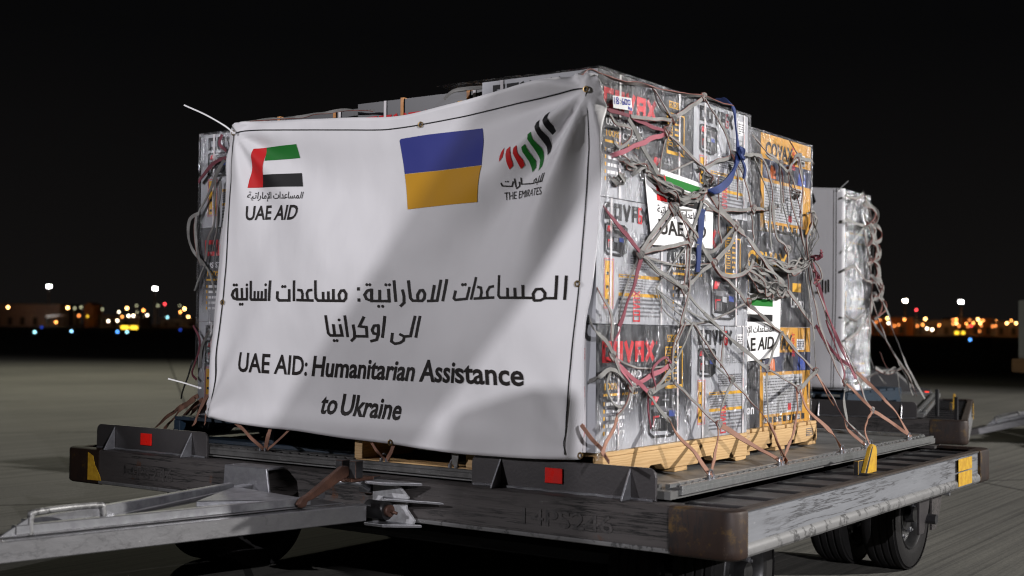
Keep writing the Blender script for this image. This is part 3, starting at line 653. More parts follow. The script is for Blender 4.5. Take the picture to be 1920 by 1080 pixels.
    # side stop lever (yellow) and front lock lever (rust)
    mb = MB(); mb.prism([(-.13, 1.42, .545), (-.13, 1.57, .545), (-.13, 1.575, .63), (-.13, 1.565, .65), (-.13, 1.53, .66), (-.13, 1.50, .65)], (.014, 0, 0), M_YEL); mb.box((-.15, 1.40, .52), (-.1305, 1.60, .60), M_DARK); mb.prism([(-.1155, 1.42, .545), (-.1155, 1.45, .545), (-.1155, 1.525, .659), (-.1155, 1.50, .65)], (.003, 0, 0), M_DARK); mb.build('side_stop', t, bevel=.002, fix=True)
    mb = MB()
    side = [(-.13, .610), (-.16, .612), (-.33, .528), (-.365, .515), (-.382, .498), (-.368, .482), (-.345, .486), (-.338, .503), (-.31, .508), (-.12, .577)]
    mb.prism([(-1.5, y, z) for y, z in side], (.022, 0, 0), M_RUSTL); mb.build('lock_lever', t, bevel=.003, fix=True)
    mb = MB(); mb.box((-1.53, -.14, .553), (-1.455, -.02, .566), M_RUSTL); mb.box((-1.54, -.135, .5665), (-1.505, -.095, .63), M_DARK); mb.box((-1.472, -.135, .5665), (-1.44, -.095, .63), M_DARK); mb.box((-1.53, -.02, .50), (-1.455, .02, .5655), M_DARK); mb.build('lever_mount', t, bevel=.002)
    # hinge brackets on the front beam
    for bx in (-2.10, -1.36):
        b = MB(); s = -1 if bx < -1.7 else 1
        if s > 0: b.prism([(bx-.10, -.006, .395), (bx+.09, -.006, .395), (bx+.10, -.006, .42), (bx+.06, -.006, .46), (bx+.07, -.006, .50), (bx+.03, -.006, .535), (bx-.10, -.006, .545)], (0, -.014, 0), M_WHITEP)
        else: b.prism([(bx-.08, -.088, .43), (bx+.19, -.088, .43), (bx+.165, -.088, .566), (bx-.07, -.088, .566)], (0, -.012, 0), M_GALV)
        b.box((bx-.07, -.0875, .556), (bx+.165, .004, .5655), M_GALV) if s < 0 else None
        if s < 0: b.build('hinge_bracket', t, bevel=.003, fix=True); continue
        b.prism([(bx-.07, -.0205, .548), (bx+.14, -.0205, .548), (bx+.02, -.10, .548), (bx-.07, -.10, .548)], (0, 0, .01), M_GALV)
        b.prism([(bx-.07, -.0205, .398), (bx+.14, -.0205, .398), (bx+.02, -.10, .398), (bx-.07, -.10, .398)], (0, 0, .01), M_GALV)
        b.prism([(bx-.05, -.0205, .488), (bx+.24, -.0205, .488), (bx+.0, -.07, .488)], (0, 0, .008), M_GALV)
        b.build('hinge_bracket', t, bevel=.002, fix=True)
        h = MB(); h.tube([(bx-.08, -.06, .452), (bx+.01, -.06, .452)], [.034, .034], M_HUB, 20); h.tube([(bx+.0101, -.06, .452), (bx+.025, -.06, .452)], .022, M_RUSTL, 16); h.tube([(bx+.02, -.06, .452), (bx+.05, -.055, .445)], .006, M_RUSTL, 8); h.build('hinge_pin', t, smooth=40)
    # tow bar
    w = MB()
    def bar(a, b, wd, z0, z1, z2, z3, m):
        a, b = Vector((*a, 0)), Vector((*b, 0)); d = (b-a).normalized(); n = Vector((d.y, -d.x, 0))*wd/2
        v = [(p.x, p.y, z) for p, z in ((a-n, z0), (a+n, z0), (b+n, z2), (b-n, z2), (a-n, z1), (a+n, z1), (b+n, z3), (b-n, z3))]
        w.add(v, [(0, 3, 2, 1), (4, 5, 6, 7), (0, 1, 5, 4), (1, 2, 6, 5), (2, 3, 7, 6), (3, 0, 4, 7)], m)
    bar((-1.435, -.10), (-1.70, -1.50), .05, .414, .474, .418, .482, M_TOW)
    bar((-2.03, -.10), (-1.745, -1.30), .05, .43, .50, .42, .482, M_TOW)
    w.prism([(-1.47, -.16, .476), (-1.99, -.16, .476), (-1.745, -1.28, .480), (-1.70, -1.40, .483)], (0, 0, .006), M_PLATE)
    w.prism([(-1.50, -.30, .483), (-1.53, -.30, .483), (-1.715, -1.35, .488), (-1.69, -1.35, .488)], (0, 0, .030), M_GALV)
    w.prism([(-1.98, -.22, .483), (-2.01, -.22, .483), (-1.77, -1.28, .488), (-1.74, -1.28, .488)], (0, 0, .036), M_GALV)
    w.prism([(-1.50, -.30, .4835), (-1.98, -.22, .4835), (-1.76, -.60, .486)], (0, 0, .022), M_GALV)
    bar((-1.72, -1.40), (-1.745, -1.95), .10, .424, .486, .43, .48, M_PLATE)
    w.tube([(-1.745+.05*math.cos(a), -2.0+.05*math.sin(a), .455) for a in [k*math.pi/8 for k in range(17)]], .014, M_PLATE, 8)
    tw = w.build('tow_bar', t, bevel=.004, fix=True)
    hb = MB(); a, b2 = Vector((-1.69, -1.30, .486)), Vector((-1.665, -1.06, .486)); up = Vector((0, 0, .066))
    hb.tube(catmull([a, a+up*.75, a+up+(b2-a)*.1, b2+up-(b2-a)*.1, b2+up*.75, b2], 6), .0105, M_LIP, 12); hb.build('handle', tw, smooth=50)
    hb = MB(); hb.prism([a+Vector((-.004, -.011, 0)), a+Vector((-.02, -.10, 0)), a+Vector((-.004, -.011, .05))], (.008, 0, 0), M_GALV); hb.build('handle_gusset', tw, bevel=.001, fix=True); hb = MB(); hb.prism([b2+Vector((-.004, .011, 0)), b2+Vector((.01, .10, 0)), b2+Vector((-.004, .011, .05))], (.008, 0, 0), M_GALV); hb.build('handle_gusset', tw, bevel=.001, fix=True)
    hk = MB(); hk.tube(catmull([(-1.60, -.14, .49), (-1.58, -.16, .53), (-1.53, -.14, .55), (-1.48, -.08, .545), (-1.47, -.03, .52)], 6), .012, M_GALV, 10); hk.build('stop_hook', t, smooth=50)
    return t
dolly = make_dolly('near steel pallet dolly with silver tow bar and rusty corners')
# stencilled marks on the near dolly's front beam
def stencil(body, x, z, w, h, m, parent):
    mb = MB(); Face(mb, (0, -.0022, 0), (1, 0, 0), (0, 0, 1), 0).text(body, x, z, w, h, m, .005)
    o = mb.build('stencil_number', parent); o.location.y = .0065; return o
I_STEN = mat('worn stencil paint', (.010, .009, .009), (.075, .068, .066), 42, .6)
stencil('14PS246', -2.92, .452, .32, .055, I_STEN, dolly); stencil('14PS246', -.80, .452, .36, .055, I_STEN, dolly)

# ---------------------------------------------------------------- banner on the front of the near load
def baseY(x): return .045-.03*(x+.55)
def onB(u, v):
    d = ray(u, v); t = (.045-.03*(CX+.55)-CY)/(d.y+.03*d.x); p = CAM+d*t; return (p.x, p.z)
def lerp_path(P, t):
    L = [0]
    for a, b in zip(P, P[1:]): L.append(L[-1]+math.hypot(b[0]-a[0], b[1]-a[1]))
    q = t*L[-1]
    for i in range(len(P)-1):
        if q <= L[i+1] or i == len(P)-2:
            k = (q-L[i])/max(1e-9, L[i+1]-L[i]); return (P[i][0]+(P[i+1][0]-P[i][0])*k, P[i][1]+(P[i+1][1]-P[i][1])*k)
def smooth_path(P, n=60):
    C = catmull([(a, b, 0) for a, b in P], 6); return [(c.x, c.y) for c in C]
B_TOP = smooth_path([onB(*q) for q in ((428, 240), (446, 230), (520, 226), (600, 223), (655, 221), (749, 218), (841, 197), (946, 170), (1052, 146), (1112, 137), (1121, 150))])
B_BOT = smooth_path([onB(*q) for q in ((374, 778), (400, 784), (500, 800), (560, 807), (640, 820), (738, 832), (850, 848), (960, 857), (1062, 862), (1083, 862))])
B_LEF = smooth_path([onB(*q) for q in ((374, 778), (386, 716), (393, 600), (401, 480), (412, 370), (420, 290), (428, 240))])
B_RIG = smooth_path([onB(*q) for q in ((1083, 862), (1088, 801), (1094, 620), (1104, 543), (1114, 430), (1120, 356), (1126, 268), (1127, 190), (1121, 150))])
CORD_R = smooth_path([onB(*q) for q in ((1060, 861), (1064, 800), (1080, 610), (1086, 528), (1094, 381), (1099, 260), (1102, 172))])
K1 = Vector(onB(1104, 168)); K2 = Vector(onB(441, 250)); K3 = Vector(onB(1075, 850)); K4 = Vector(onB(388, 775))
def cordx(z):
    for a, b in zip(CORD_R, CORD_R[1:]):
        if a[1] <= z <= b[1]: return a[0]+(b[0]-a[0])*(z-a[1])/max(1e-9, b[1]-a[1])
    return CORD_R[0][0] if z < CORD_R[0][1] else CORD_R[-1][0]
def billow(x, z):
    """how far the cloth stands off its flat plane, toward the viewer"""
    p = Vector((x, z)); d = 0
    for K, ph, a, lo in ((K1, .3, .034, 9), (K2, 1.7, .013, 9), (K3, .5, .006, 8), (K4, 2.2, .015, 8)):
        q = p-K; r = q.length; th = math.atan2(q.y, q.x)
        d += a*math.sin(th*lo+ph+.6*math.sin(3*th+ph))*min(1, r*5)*math.exp(-r*1.55)
    g = lambda cx, cz, sx, sz: math.exp(-((x-cx)/sx)**2-((z-cz)/sz)**2)
    d += .030*g(-1.75, 1.30, .40, .32)+.034*g(-1.15, 1.05, .42, .30)-.014*g(-1.55, 1.62, .30, .22)+.022*g(-2.2, .92, .22, .22)+.02*g(-.80, 1.35, .13, .45)
    s = (x+z*.75); d += .012*math.sin(s*5.2+.8)*g(-1.3, 1.3, .8, .45)
    d += .0045*mnoise.noise(Vector((x*4.5, z*4.5, 1)))+.002*mnoise.noise(Vector((x*11, z*9, 4)))
    d += .012*math.exp(-((z-.74)/.05)**2)*math.exp(-((x+1.6)/.7)**2)
    return d*1.15+.006
def cloth(x, z, lift=0):
    y = baseY(x)-billow(x, z)-lift; cx = cordx(z); e = x-cx
    if e > 0: y += e*(.42+2.2*e)
    xl = -2.36-(.10*(1.95-z)); 
    if x < xl: y += (xl-x)*.55
    return Vector((x, y, z))
NU, NV = 150, 96
mb = MB(); vs = []
for j in range(NV+1):
    t = j/NV; l = lerp_path(B_LEF, t); r_ = lerp_path(B_RIG, t)
    for i in range(NU+1):
        s = i/NU; b = lerp_path(B_BOT, s); a = lerp_path(B_TOP, s)
        x, z = [(1-t)*b[k]+t*a[k]+(1-s)*l[k]+s*r_[k]-((1-s)*(1-t)*B_BOT[0][k]+s*(1-t)*B_BOT[-1][k]+(1-s)*t*B_TOP[0][k]+s*t*B_TOP[-1][k]) for k in (0, 1)]
        vs.append(cloth(x, z))
mb.add(vs, [[j*(NU+1)+i, j*(NU+1)+i+1, (j+1)*(NU+1)+i+1, (j+1)*(NU+1)+i] for j in range(NV) for i in range(NU)], M_VINYL)
banner = mb.build('banner', None, smooth=80)
so = banner.modifiers.new('thick', 'SOLIDIFY'); so.thickness = .0016; so.offset = -1
tag(banner, 'large white aid banner with two flags tied over the front of the near load', 'banner')
class Print:
    """print traced on the cloth: picture outline carried onto the banner plane, then laid on the billowed cloth"""
    def __init__(s, to3d, lift=.0016): s.mb = MB(); s.to3d = to3d; s.lift = lift; s.n = 0
    def faces(s, pts2, fs, m, cut=.012):
        q = [onB(*p) if s.to3d is cloth else p for p in pts2]
        bm = bmesh.new(); bv = [bm.verts.new((a, 0, b)) for a, b in q]
        for f in fs:
            try: bm.faces.new([bv[i] for i in f])
            except ValueError: pass
        bmesh.ops.triangulate(bm, faces=bm.faces[:], ngon_method='EAR_CLIP')
        for ax in (0, 2):
            lo = min(v.co[ax] for v in bm.verts); hi = max(v.co[ax] for v in bm.verts); k = math.ceil(lo/cut)*cut
            while k < hi:
                pc = Vector((0, 0, 0)); pc[ax] = k; pn = Vector((0, 0, 0)); pn[ax] = 1
                bmesh.ops.bisect_plane(bm, geom=bm.verts[:]+bm.edges[:]+bm.faces[:], plane_co=pc, plane_no=pn); k += cut
        bm.verts.index_update(); s.n += 1
        s.mb.add([s.to3d(v.co.x, v.co.z, s.lift+.00012*(s.n % 5)) for v in bm.verts], [[v.index for v in f.verts] for f in bm.faces], m); bm.free()
    def poly(s, pts, m): s.faces(pts, [list(range(len(pts)))], m)
    def stroke(s, pts, w, m):
        for q in stroke2d(pts, w): s.faces(q, [[0, 1, 2, 3]], m)
    def curve(s, pts, w, m):
        """round joined stroke: one strip with mitred sides"""
        P = [Vector(p) for p in pts]; L = []; Rr = []
        for i, p in enumerate(P):
            a = (P[i]-P[i-1]).normalized() if i else (P[1]-P[0]).normalized(); b = (P[i+1]-P[i]).normalized() if i < len(P)-1 else a
            t = (a+b); t = t.normalized() if t.length > 1e-6 else a; n = Vector((-t.y, t.x)); k = w/2/max(.55, n.dot(Vector((-a.y, a.x))))
            if i == 0: p = p-a*w*.25
            if i == len(P)-1: p = p+a*w*.25
            L.append(p+n*k); Rr.append(p-n*k)
        v = [tuple(q) for q in L+Rr]; n = len(P); s.faces(v, [[i, i+1, n+i+1, n+i] for i in range(n-1)], m)
    def dot(s, c, r, m): s.faces([(c[0]+r*.85*math.cos(k*.524), c[1]+r*math.sin(k*.524)) for k in range(12)], [list(range(12))], m)
    def text(s, body, a, b, cap, shear, m, bold=.012):
        vs, fs = text2d(body, bold); ax, ay = a; bx, by = b
        s.faces([(ax+(bx-ax)*x+cap*y*shear, ay+(by-ay)*x-cap*y) for x, y in vs], fs, m)
def Z(ox, oy, k): return lambda pts: [(ox+x/k, oy+y/k) for x, y in pts]
P = Print(cloth)
z6 = Z(440, 250, 6)
P.poly(z6([(228, 175), (350, 160), (356, 240), (352, 330), (342, 470), (315, 608), (162, 615), (170, 520), (195, 385), (215, 280)]), I_FRED)
P.poly(z6([(352, 160), (700, 122), (725, 275), (360, 310)]), I_GREEN); P.poly(z6([(342, 470), (745, 445), (775, 598), (317, 608)]), I_FBLK)
P.mb.build('flag_print', banner, smooth=60); P = Print(cloth)
z2 = Z(700, 100, 2.842)
P.poly(z2([(140, 466), (148, 456), (300, 432), (575, 398), (588, 470), (603, 600), (380, 622), (160, 641), (150, 560)]), I_UBLUE); P.poly(z2([(160, 643), (380, 624), (603, 602), (590, 690), (576, 796), (188, 832), (175, 750)]), I_UYEL)
P.mb.build('flag_print', banner, smooth=60); P = Print(cloth)
ze = Z(930, 200, 5.685)
for c, pts in ((I_FRED, [(150, 450), (147, 510), (135, 555), (97, 600), (103, 545), (120, 490)]), (I_FRED, [(220, 437), (212, 520), (230, 590), (228, 640), (190, 678), (175, 610), (170, 530), (180, 470)]),
               (I_FRED, [(290, 425), (288, 500), (325, 580), (328, 630), (290, 668), (265, 570), (247, 510), (255, 455)]), (I_GREEN, [(372, 412), (385, 480), (425, 580), (425, 650), (390, 700), (370, 590), (335, 490), (335, 445)]),
               (I_GREEN, [(442, 282), (445, 350), (495, 450), (500, 560), (490, 640), (455, 685), (462, 560), (430, 440), (402, 360), (408, 310)]), (I_FBLK, [(520, 150), (525, 230), (568, 330), (575, 420), (565, 480), (535, 515), (530, 420), (500, 320), (478, 230), (485, 180)]),
               (I_FBLK, [(602, 55), (605, 130), (637, 210), (635, 260), (600, 302), (580, 240), (558, 160), (560, 100)])): P.poly(ze(pts), c)
P.mb.build('emblem_print', banner, smooth=60)
P = Print(cloth)
LET = lambda: (P.mb.build('lettering', banner, smooth=60), P.__init__(cloth))
def ring(cx, cy, rx, ry, n=14): return [(cx+rx*math.cos(2*math.pi*k/n), cy+ry*math.sin(2*math.pi*k/n)) for k in range(n+1)]
zA, zB = Z(430, 500, 5.818), Z(750, 500, 5.818)
WS = 4.9
for zz, lst in ((zA, [[(96, 240), (98, 356), (220, 356), (217, 235)], [(92, 244), (60, 268), (45, 310), (62, 345), (98, 356)], [(155, 240), (156, 356)], [(268, 162), (270, 345), (282, 360), (472, 362), (466, 250)], [(322, 275), (324, 360)], [(372, 275), (374, 361)], [(420, 275), (421, 362)],
                      [(512, 160), (512, 368)], [(605, 278), (606, 345), (628, 370), (738, 370), (735, 255)], [(790, 160), (790, 372)], [(838, 257), (880, 262), (895, 300), (890, 364)], [(825, 366), (1012, 372)], [(1000, 258), (962, 262), (944, 296), (958, 366)],
                      [(1040, 160), (1044, 345), (1066, 372), (1340, 376)], [(1125, 285), (1126, 372)], [(1180, 280), (1181, 374)], [(1232, 255), (1233, 375)], [(1300, 372), (1290, 310), (1312, 266), (1342, 262), (1366, 300), (1362, 350), (1340, 376)],
                      [(1622, 250), (1625, 376), (1805, 378), (1795, 250)], [(1618, 254), (1578, 266), (1552, 310), (1572, 355), (1625, 376)], [(1705, 262), (1708, 376)], [(1850, 158), (1872, 378)],
                      [(1140, 538), (1150, 725), (1172, 750), (1300, 750), (1284, 635)], [(1214, 635), (1218, 750)], [(1340, 540), (1360, 762)], [(1425, 638), (1436, 720), (1434, 775), (1400, 808)], [(1440, 758), (1568, 760), (1564, 660), (1490, 650), (1540, 552)],
                      [(1690, 640), (1690, 735), (1640, 728), (1624, 690), (1646, 645), (1690, 640)], [(1690, 735), (1672, 795), (1610, 812)], [(1757, 545), (1732, 768)]]),
                (zB, [[(80, 258), (95, 325), (95, 395), (60, 430)], [(140, 158), (162, 345), (186, 372), (290, 374)], [(240, 372), (236, 310), (262, 262), (292, 258), (314, 300), (308, 346), (285, 374)], [(415, 208), (388, 372)], [(482, 150), (448, 372), (345, 376)], [(545, 144), (510, 372)],
                      [(642, 268), (630, 345), (652, 364), (782, 352), (800, 228)], [(870, 122), (834, 356)], [(903, 224), (942, 232), (955, 285), (942, 346)], [(870, 350), (1108, 340)], [(1096, 218), (1050, 226), (1022, 276), (1034, 344)], [(1163, 104), (1165, 318), (1186, 342), (1530, 344)], [(1275, 242), (1276, 342)], [(1358, 242), (1359, 343)], [(1440, 212), (1440, 344)],
                      [(1542, 368), (1534, 300), (1562, 250), (1610, 246), (1640, 290), (1638, 345), (1600, 370), (1545, 372)], [(1640, 346), (1735, 346), (1742, 104)], [(1828, 104), (1817, 356)],
                      [(212, 542), (168, 756), (104, 762), (55, 738)], [(100, 764), (92, 806), (52, 832), (0, 840), (-36, 815), (-26, 728)], [(265, 544), (226, 768)]])):
    for st in lst: P.curve(zz(st), WS, I_TEXT)
for zz, dl, r in ((zA, [(68, 200), (97, 200), (133, 410), (162, 410), (218, 200), (462, 200), (656, 220), (686, 220), (1573, 200), (1604, 200), (1697, 434), (1738, 434), (1768, 200), (1804, 200), (1205, 806), (1238, 806), (1278, 582)], 2.9), (zB, [(716, 198), (748, 196)], 3.0)):
    for c in zz(dl): P.dot(c, r, I_TEXT)
for c in ((1490, 246), (1495, 366)): P.poly(zA([(c[0]-14, c[1]-18), (c[0]+14, c[1]-18), (c[0]+14, c[1]+18), (c[0]-14, c[1]+18)]), I_TEXT)
LET()
for st in ([(92, 822), (98, 850), (188, 853), (204, 802)], [(220, 772), (226, 858)], [(262, 806), (264, 850), (230, 874)], [(280, 762), (284, 828), (440, 822)], [(430, 822), (428, 790), (448, 768), (464, 790), (452, 818)], [(470, 818), (556, 806), (570, 715)], [(497, 742), (494, 812)], [(540, 718), (528, 806)]): P.curve(ze(st), 2.3, I_TEXT)
for c in ze([(136, 805), (156, 803), (490, 834)]): P.dot(c, 1.4, I_TEXT)
LET()
P.text('UAE AID:', (459.5, 695.5), (580, 703.5), 35.5, .13, I_TEXT, .018)
P.text('Humanitarian', (589, 704), (783, 713.5), 37, .20, I_TEXT, .022)
P.text('Assi', (794, 714), (863, 716.5), 40, .12, I_TEXT, .020); P.text('stance', (866, 716.5), (993, 722.5), 40, 0, I_TEXT, .022)
LET(); P.text('to', (603, 774), (634, 776), 38, .2, I_TEXT, .02); P.text('Ukraine', (641, 776.5), (757, 786.5), 38.5, .2, I_TEXT, .022)
LET(); P.text('UAE', (465.5, 413), (509, 411), 26, .04, I_TEXT, .02); P.text('AID', (514, 412), (562, 411.5), 27, .24, I_TEXT, .02)
P.text(shape_arabic('المساعدات الإماراتية'), (467, 372.5), (571, 372.5), 12.5, .1, I_TEXT, .006)
LET(); P.text('THE EMIRATES', (949, 376), (1029, 366.5), 14.5, .0, I_TEXT, .0)
P.mb.build('lettering', banner, smooth=60)
P = Print(cloth, .0018)
for pts in (((442, 251), (455, 247), (483, 245), (581, 244), (700, 244), (736, 242), (791, 234), (870, 218), (946, 200), (1030, 181), (1080, 169), (1102, 167)), ((442, 251), (436, 290), (432, 340), (428, 480), (421, 567), (412, 650), (405, 715), (396, 755), (389, 770), (388, 779)), ((1102, 170), (1099, 260), (1094, 381), (1086, 528), (1080, 610), (1070, 730), (1064, 800), (1060, 830), (1061, 852))):
    C = catmull([(a, b, 0) for a, b in pts], 5); P.curve([(c.x, c.y) for c in C], 2.0, I_FBLK)
P.mb.build('hem_cord', banner, smooth=60)
M_BRASS = mat('dull brass', (.35, .24, .10), (.2, .13, .05), 30, .35, .8)
for q in ((791, 234), (421, 567), (1083, 532), (1102, 168), (441, 250), (738, 829), (1083, 855)):
    x, z = onB(*q); c = cloth(x, z, .004); mb = MB()
    mb.tube([c+Vector((.009*math.cos(a), 0, .009*math.sin(a))) for a in [k*math.pi/7 for k in range(15)]], .0028, M_BRASS, 6); mb.build('eyelet', banner, smooth=60)
def cable_tie(P3, label):
    mb = MB(); mb.ribbon(P3, .006, .0016, I_FWHT, None, (0, -1, .3), 0, 8, 0, 0); q, w = Vector(P3[-1]), (Vector(P3[-1])-Vector(P3[-2])).normalized()
    mb.box((q.x-.006, q.y-.005, q.z-.005), (q.x+.006, q.y+.005, q.z+.004), I_FWHT); tag(mb.build('cable_tie', None), label, 'cable tie', 'white cable ties on the banners')
cable_tie([onY(345, 197, .02), onY(385, 215, .04), onY(420, 235, .06), onY(438, 249, .075)], 'long white cable tie end standing off the upper left banner corner')
cable_tie([onY(315, 710, .02), onY(345, 718, .05), onY(374, 727, .11)], 'white cable tie end poking out low beside the left banner edge')

# ---------------------------------------------------------------- cargo net of the near load
XN, XNB = XA+.026, XB+.026
net = thing('cargo_net', 'grey webbing cargo net with red edges knotted over the near load', 'cargo net', (0, 0, 0))
def s3(q):
    X = q[2] if len(q) > 2 else XN; edge = 1126-max(0, q[1]-300)*.077
    return onX(q[0], q[1], XA-.04 if (q[0] < edge+7 and q[1] > 165) else X)
cnt = [0]
def strap(pts, w=.022, m=None, edge=True, twist=.5, name='strap', th=.005, nrm=(1, 0, .1), wob=.006, parent=None, label=None):
    cnt[0] += 1; mb = MB(); P3 = [q if isinstance(q, Vector) else s3(q) for q in pts]
    P3 = [p+Vector((.002*(cnt[0] % 4), 0, 0)) for p in P3]
    mb.ribbon(P3, w*.64, th*.55, m or M_WEB, (M_WEBE if edge and cnt[0] % 5 < 3 else None), nrm, twist*.8, 8, cnt[0], wob); o = mb.build(name, parent or net, smooth=50)
    if label: o['label'] = label
    return o
def knot(q, r=.016, m=None, n=3):
    c = q if isinstance(q, Vector) else s3(q); mb = MB()
    for k in range(n):
        P3 = []
        for i in range(9):
            a = i*math.pi*2/8+k; d = Vector((.35*math.sin(2*a+k), math.cos(a)*math.cos(k*1.1)-.4*math.sin(a)*math.sin(k*1.3), math.sin(a)*(.7+.3*math.cos(k)))); P3.append(c+d*r+Vector((.004, 0, 0)))
        mb.ribbon(P3, .011, .005, m or M_WEB, M_WEBE, (1, 0, 0), .8, 4, k+c.y*10, .002)
    return mb.build('knot', net, smooth=50)
def tangle(q0, q1, n, spread, seed, m=None, name='strap_bundle', w=.018, loops=True):
    r = random.Random(seed); a, b = s3(q0), s3(q1); mb = MB(); d = b-a
    for k in range(n):
        P3 = []; o1 = r.uniform(-1, 1)*spread; hang = r.uniform(.2, 1)*spread
        for i in range(7):
            t = i/6; p = a+d*t+Vector((r.uniform(0, .035)*math.sin(t*math.pi), r.uniform(-.5, .5)*spread+o1*math.sin(t*math.pi), r.uniform(-.5, .35)*spread-hang*math.sin(t*math.pi)*(1.1 if loops else .2))); P3.append(p)
        mb.ribbon(P3, w*r.uniform(.42, .75), .0028, m or M_WEB, M_WEBE if k % 2 else None, (1, r.uniform(-.3, .3), r.uniform(-.4, .4)), 1.1, 6, seed+k, .006)
    return mb.build(name, net, smooth=50)
TOPX = XA+.02
# rim of the load
strap([(1086, 139), (1104, 131), (1130, 141), (1165, 152), (1195, 157, XN-.01), (1222, 163), (1258, 171), (1295, 178), (1318, 181), (1345, 191), (1372, 198)], .02, nrm=(0, 0, 1), twist=.9)
strap([onY(448, 231, .10), onY(500, 224, .12), onY(540, 221, .14), onY(600, 212, .14), onY(640, 207, .14), onY(700, 208, .14)], .02, nrm=(0, -1, .6), twist=1)
strap([onY(830, 187, .10), onY(856, 168, .12), onY(905, 163, .13), onY(960, 160, .13)], .024, nrm=(0, -1, .5), twist=.6, m=M_WEB)
strap([onY(940, 172, .10), onY(952, 156, .10), onY(990, 153, .12), onY(1030, 149, .12), onY(1070, 140, .12), onY(1100, 133, .12)], .016, nrm=(0, -1, .5), twist=.9, m=M_WEBP)
# upper diamonds
strap([(1222, 163), (1240, 190), (1262, 224)], .018); strap([(1318, 182), (1290, 203), (1262, 224), (1249, 247)], .024); strap([(1180, 218), (1220, 223), (1260, 225)], .022)
strap([(1126, 190), (1140, 206), (1166, 213), (1205, 230), (1249, 247)], .022, M_WEBM, False, .6); strap([(1122, 303), (1170, 282), (1248, 250)], .026, M_WEBP, False, .2)
strap([(1250, 249), (1280, 276), (1303, 301), (1316, 312)], .020); strap([(1318, 182), (1345, 225), (1362, 262), (1372, 292)], .020); strap([(1372, 293), (1345, 303), (1320, 315)], .026)
strap([(1374, 293), (1400, 290), (1428, 292, XNB)], .024); strap([(1176, 222), (1205, 275), (1236, 332), (1262, 362)], .028); strap([(1140, 215), (1155, 232), (1182, 240), (1178, 262), (1160, 275), (1148, 266)], .018)
strap([(1376, 296), (1396, 330), (1404, 360), (1410, 390)], .020); strap([(1377, 300), (1382, 330), (1382, 375)], .014, twist=.3)
knot((1262, 224)); knot((1249, 248)); knot((1374, 293)); knot((1318, 182), .012); knot((1411, 393))
tangle((1130, 245), (1262, 362), 7, .055, 3); tangle((1126, 262), (1215, 312), 6, .05, 11); tangle((1215, 318), (1300, 372), 9, .04, 5); tangle((1312, 308), (1326, 350), 9, .022, 21, w=.014); tangle((1130, 300), (1165, 325), 4, .05, 17)
# middle diamonds
strap([(1118, 368), (1150, 412), (1198, 472)], .026, M_WEBM, False, .25); strap([(1199, 484), (1182, 545), (1158, 612)], .024, M_WEBM, False, .5)
strap([(1199, 474), (1228, 432), (1258, 394)], .028); strap([(1203, 475), (1236, 436), (1262, 398)], .022); strap([(1200, 473), (1240, 466), (1292, 453)], .024); strap([(1201, 480), (1240, 512), (1281, 544), (1312, 580), (1345, 612)], .020)
strap([(1281, 543), (1308, 518), (1336, 494)], .022); strap([(1291, 454), (1286, 500), (1281, 545)], .016); strap([(1294, 456), (1292, 510), (1287, 560), (1276, 610)], .018); strap([(1268, 388), (1284, 428), (1292, 455)], .022); strap([(1322, 352), (1306, 410), (1293, 452)], .026); strap([(1300, 440), (1318, 466), (1337, 494)], .028)
strap([(1322, 352), (1350, 392), (1377, 423), (1404, 452, XNB+.02), (1430, 487, XNB+.01), (1476, 544, XNB), (1526, 614, XNB)], .036); strap([(1316, 376), (1345, 398), (1378, 425)], .02)
strap([(1270, 392), (1300, 430), (1337, 495), (1370, 530), (1402, 567), (1432, 596, XNB+.02), (1466, 626, XNB), (1496, 660, XNB)], .026)
strap([(1375, 424), (1364, 440), (1350, 458), (1338, 470), (1322, 470), (1304, 460)], .024); strap([(1380, 425), (1372, 450), (1356, 474), (1337, 494)], .026); strap([(1345, 330), (1346, 420), (1351, 456)], .014)
strap([(1408, 396, XNB+.03), (1412, 420, XNB+.02), (1414, 452, XNB)], .014); strap([(1337, 495), (1352, 512), (1378, 518), (1400, 508), (1412, 488, XNB+.03)], .026); strap([(1414, 540, XNB+.03), (1424, 500, XNB+.02), (1432, 478, XNB)], .014); strap([(1400, 568), (1416, 555, XNB+.03), (1425, 530, XNB+.02), (1430, 486, XNB)], .014)
strap([(1324, 392), (1352, 394), (1411, 392), (1432, 392, XNB), (1460, 386, XNB)], .022); knot((1199, 478)); knot((1281, 544)); knot((1337, 494)); knot((1378, 424)); knot((1402, 567), .013); knot((1292, 455)); knot((1262, 392), .024)
tangle((1258, 372), (1322, 352), 6, .03, 31)
# over the yellow cartons
for k, (a, b, c, d) in enumerate((((1410, 251), (1436, 284), (1461, 309), (1470, 380)), ((1412, 290), (1434, 304), (1446, 360), (1452, 440)), ((1411, 292), (1424, 330), (1440, 375), (1444, 470)), ((1462, 310), (1466, 370), (1480, 430), (1512, 492)), ((1478, 320), (1484, 380), (1502, 440), (1516, 486)),
                                  ((1496, 294), (1502, 350), (1499, 420), (1512, 480)), ((1492, 296), (1478, 318), (1488, 345), (1500, 400)), ((1461, 308), (1478, 320), (1492, 295), (1500, 292)), ((1497, 295), (1508, 299), (1519, 301), (1524, 306)), ((1478, 262), (1488, 280), (1497, 295), (1505, 340)),
                                  ((1448, 372), (1452, 440), (1474, 470), (1476, 544)), ((1520, 390), (1524, 420), (1512, 450), (1518, 490)), ((1512, 400), (1525, 396), (1530, 410), (1522, 440)), ((1434, 290), (1458, 306), (1462, 330), (1464, 400)))):
    strap([(q[0], q[1], XNB+.006+.004*(k % 4)) for q in (a, b, c, d)], (.016, .02, .024)[k % 3], twist=.8)
knot((1478, 320, XNB), .014); knot((1497, 295, XNB)); knot((1462, 309, XNB)); knot((1476, 470, XNB), .02)
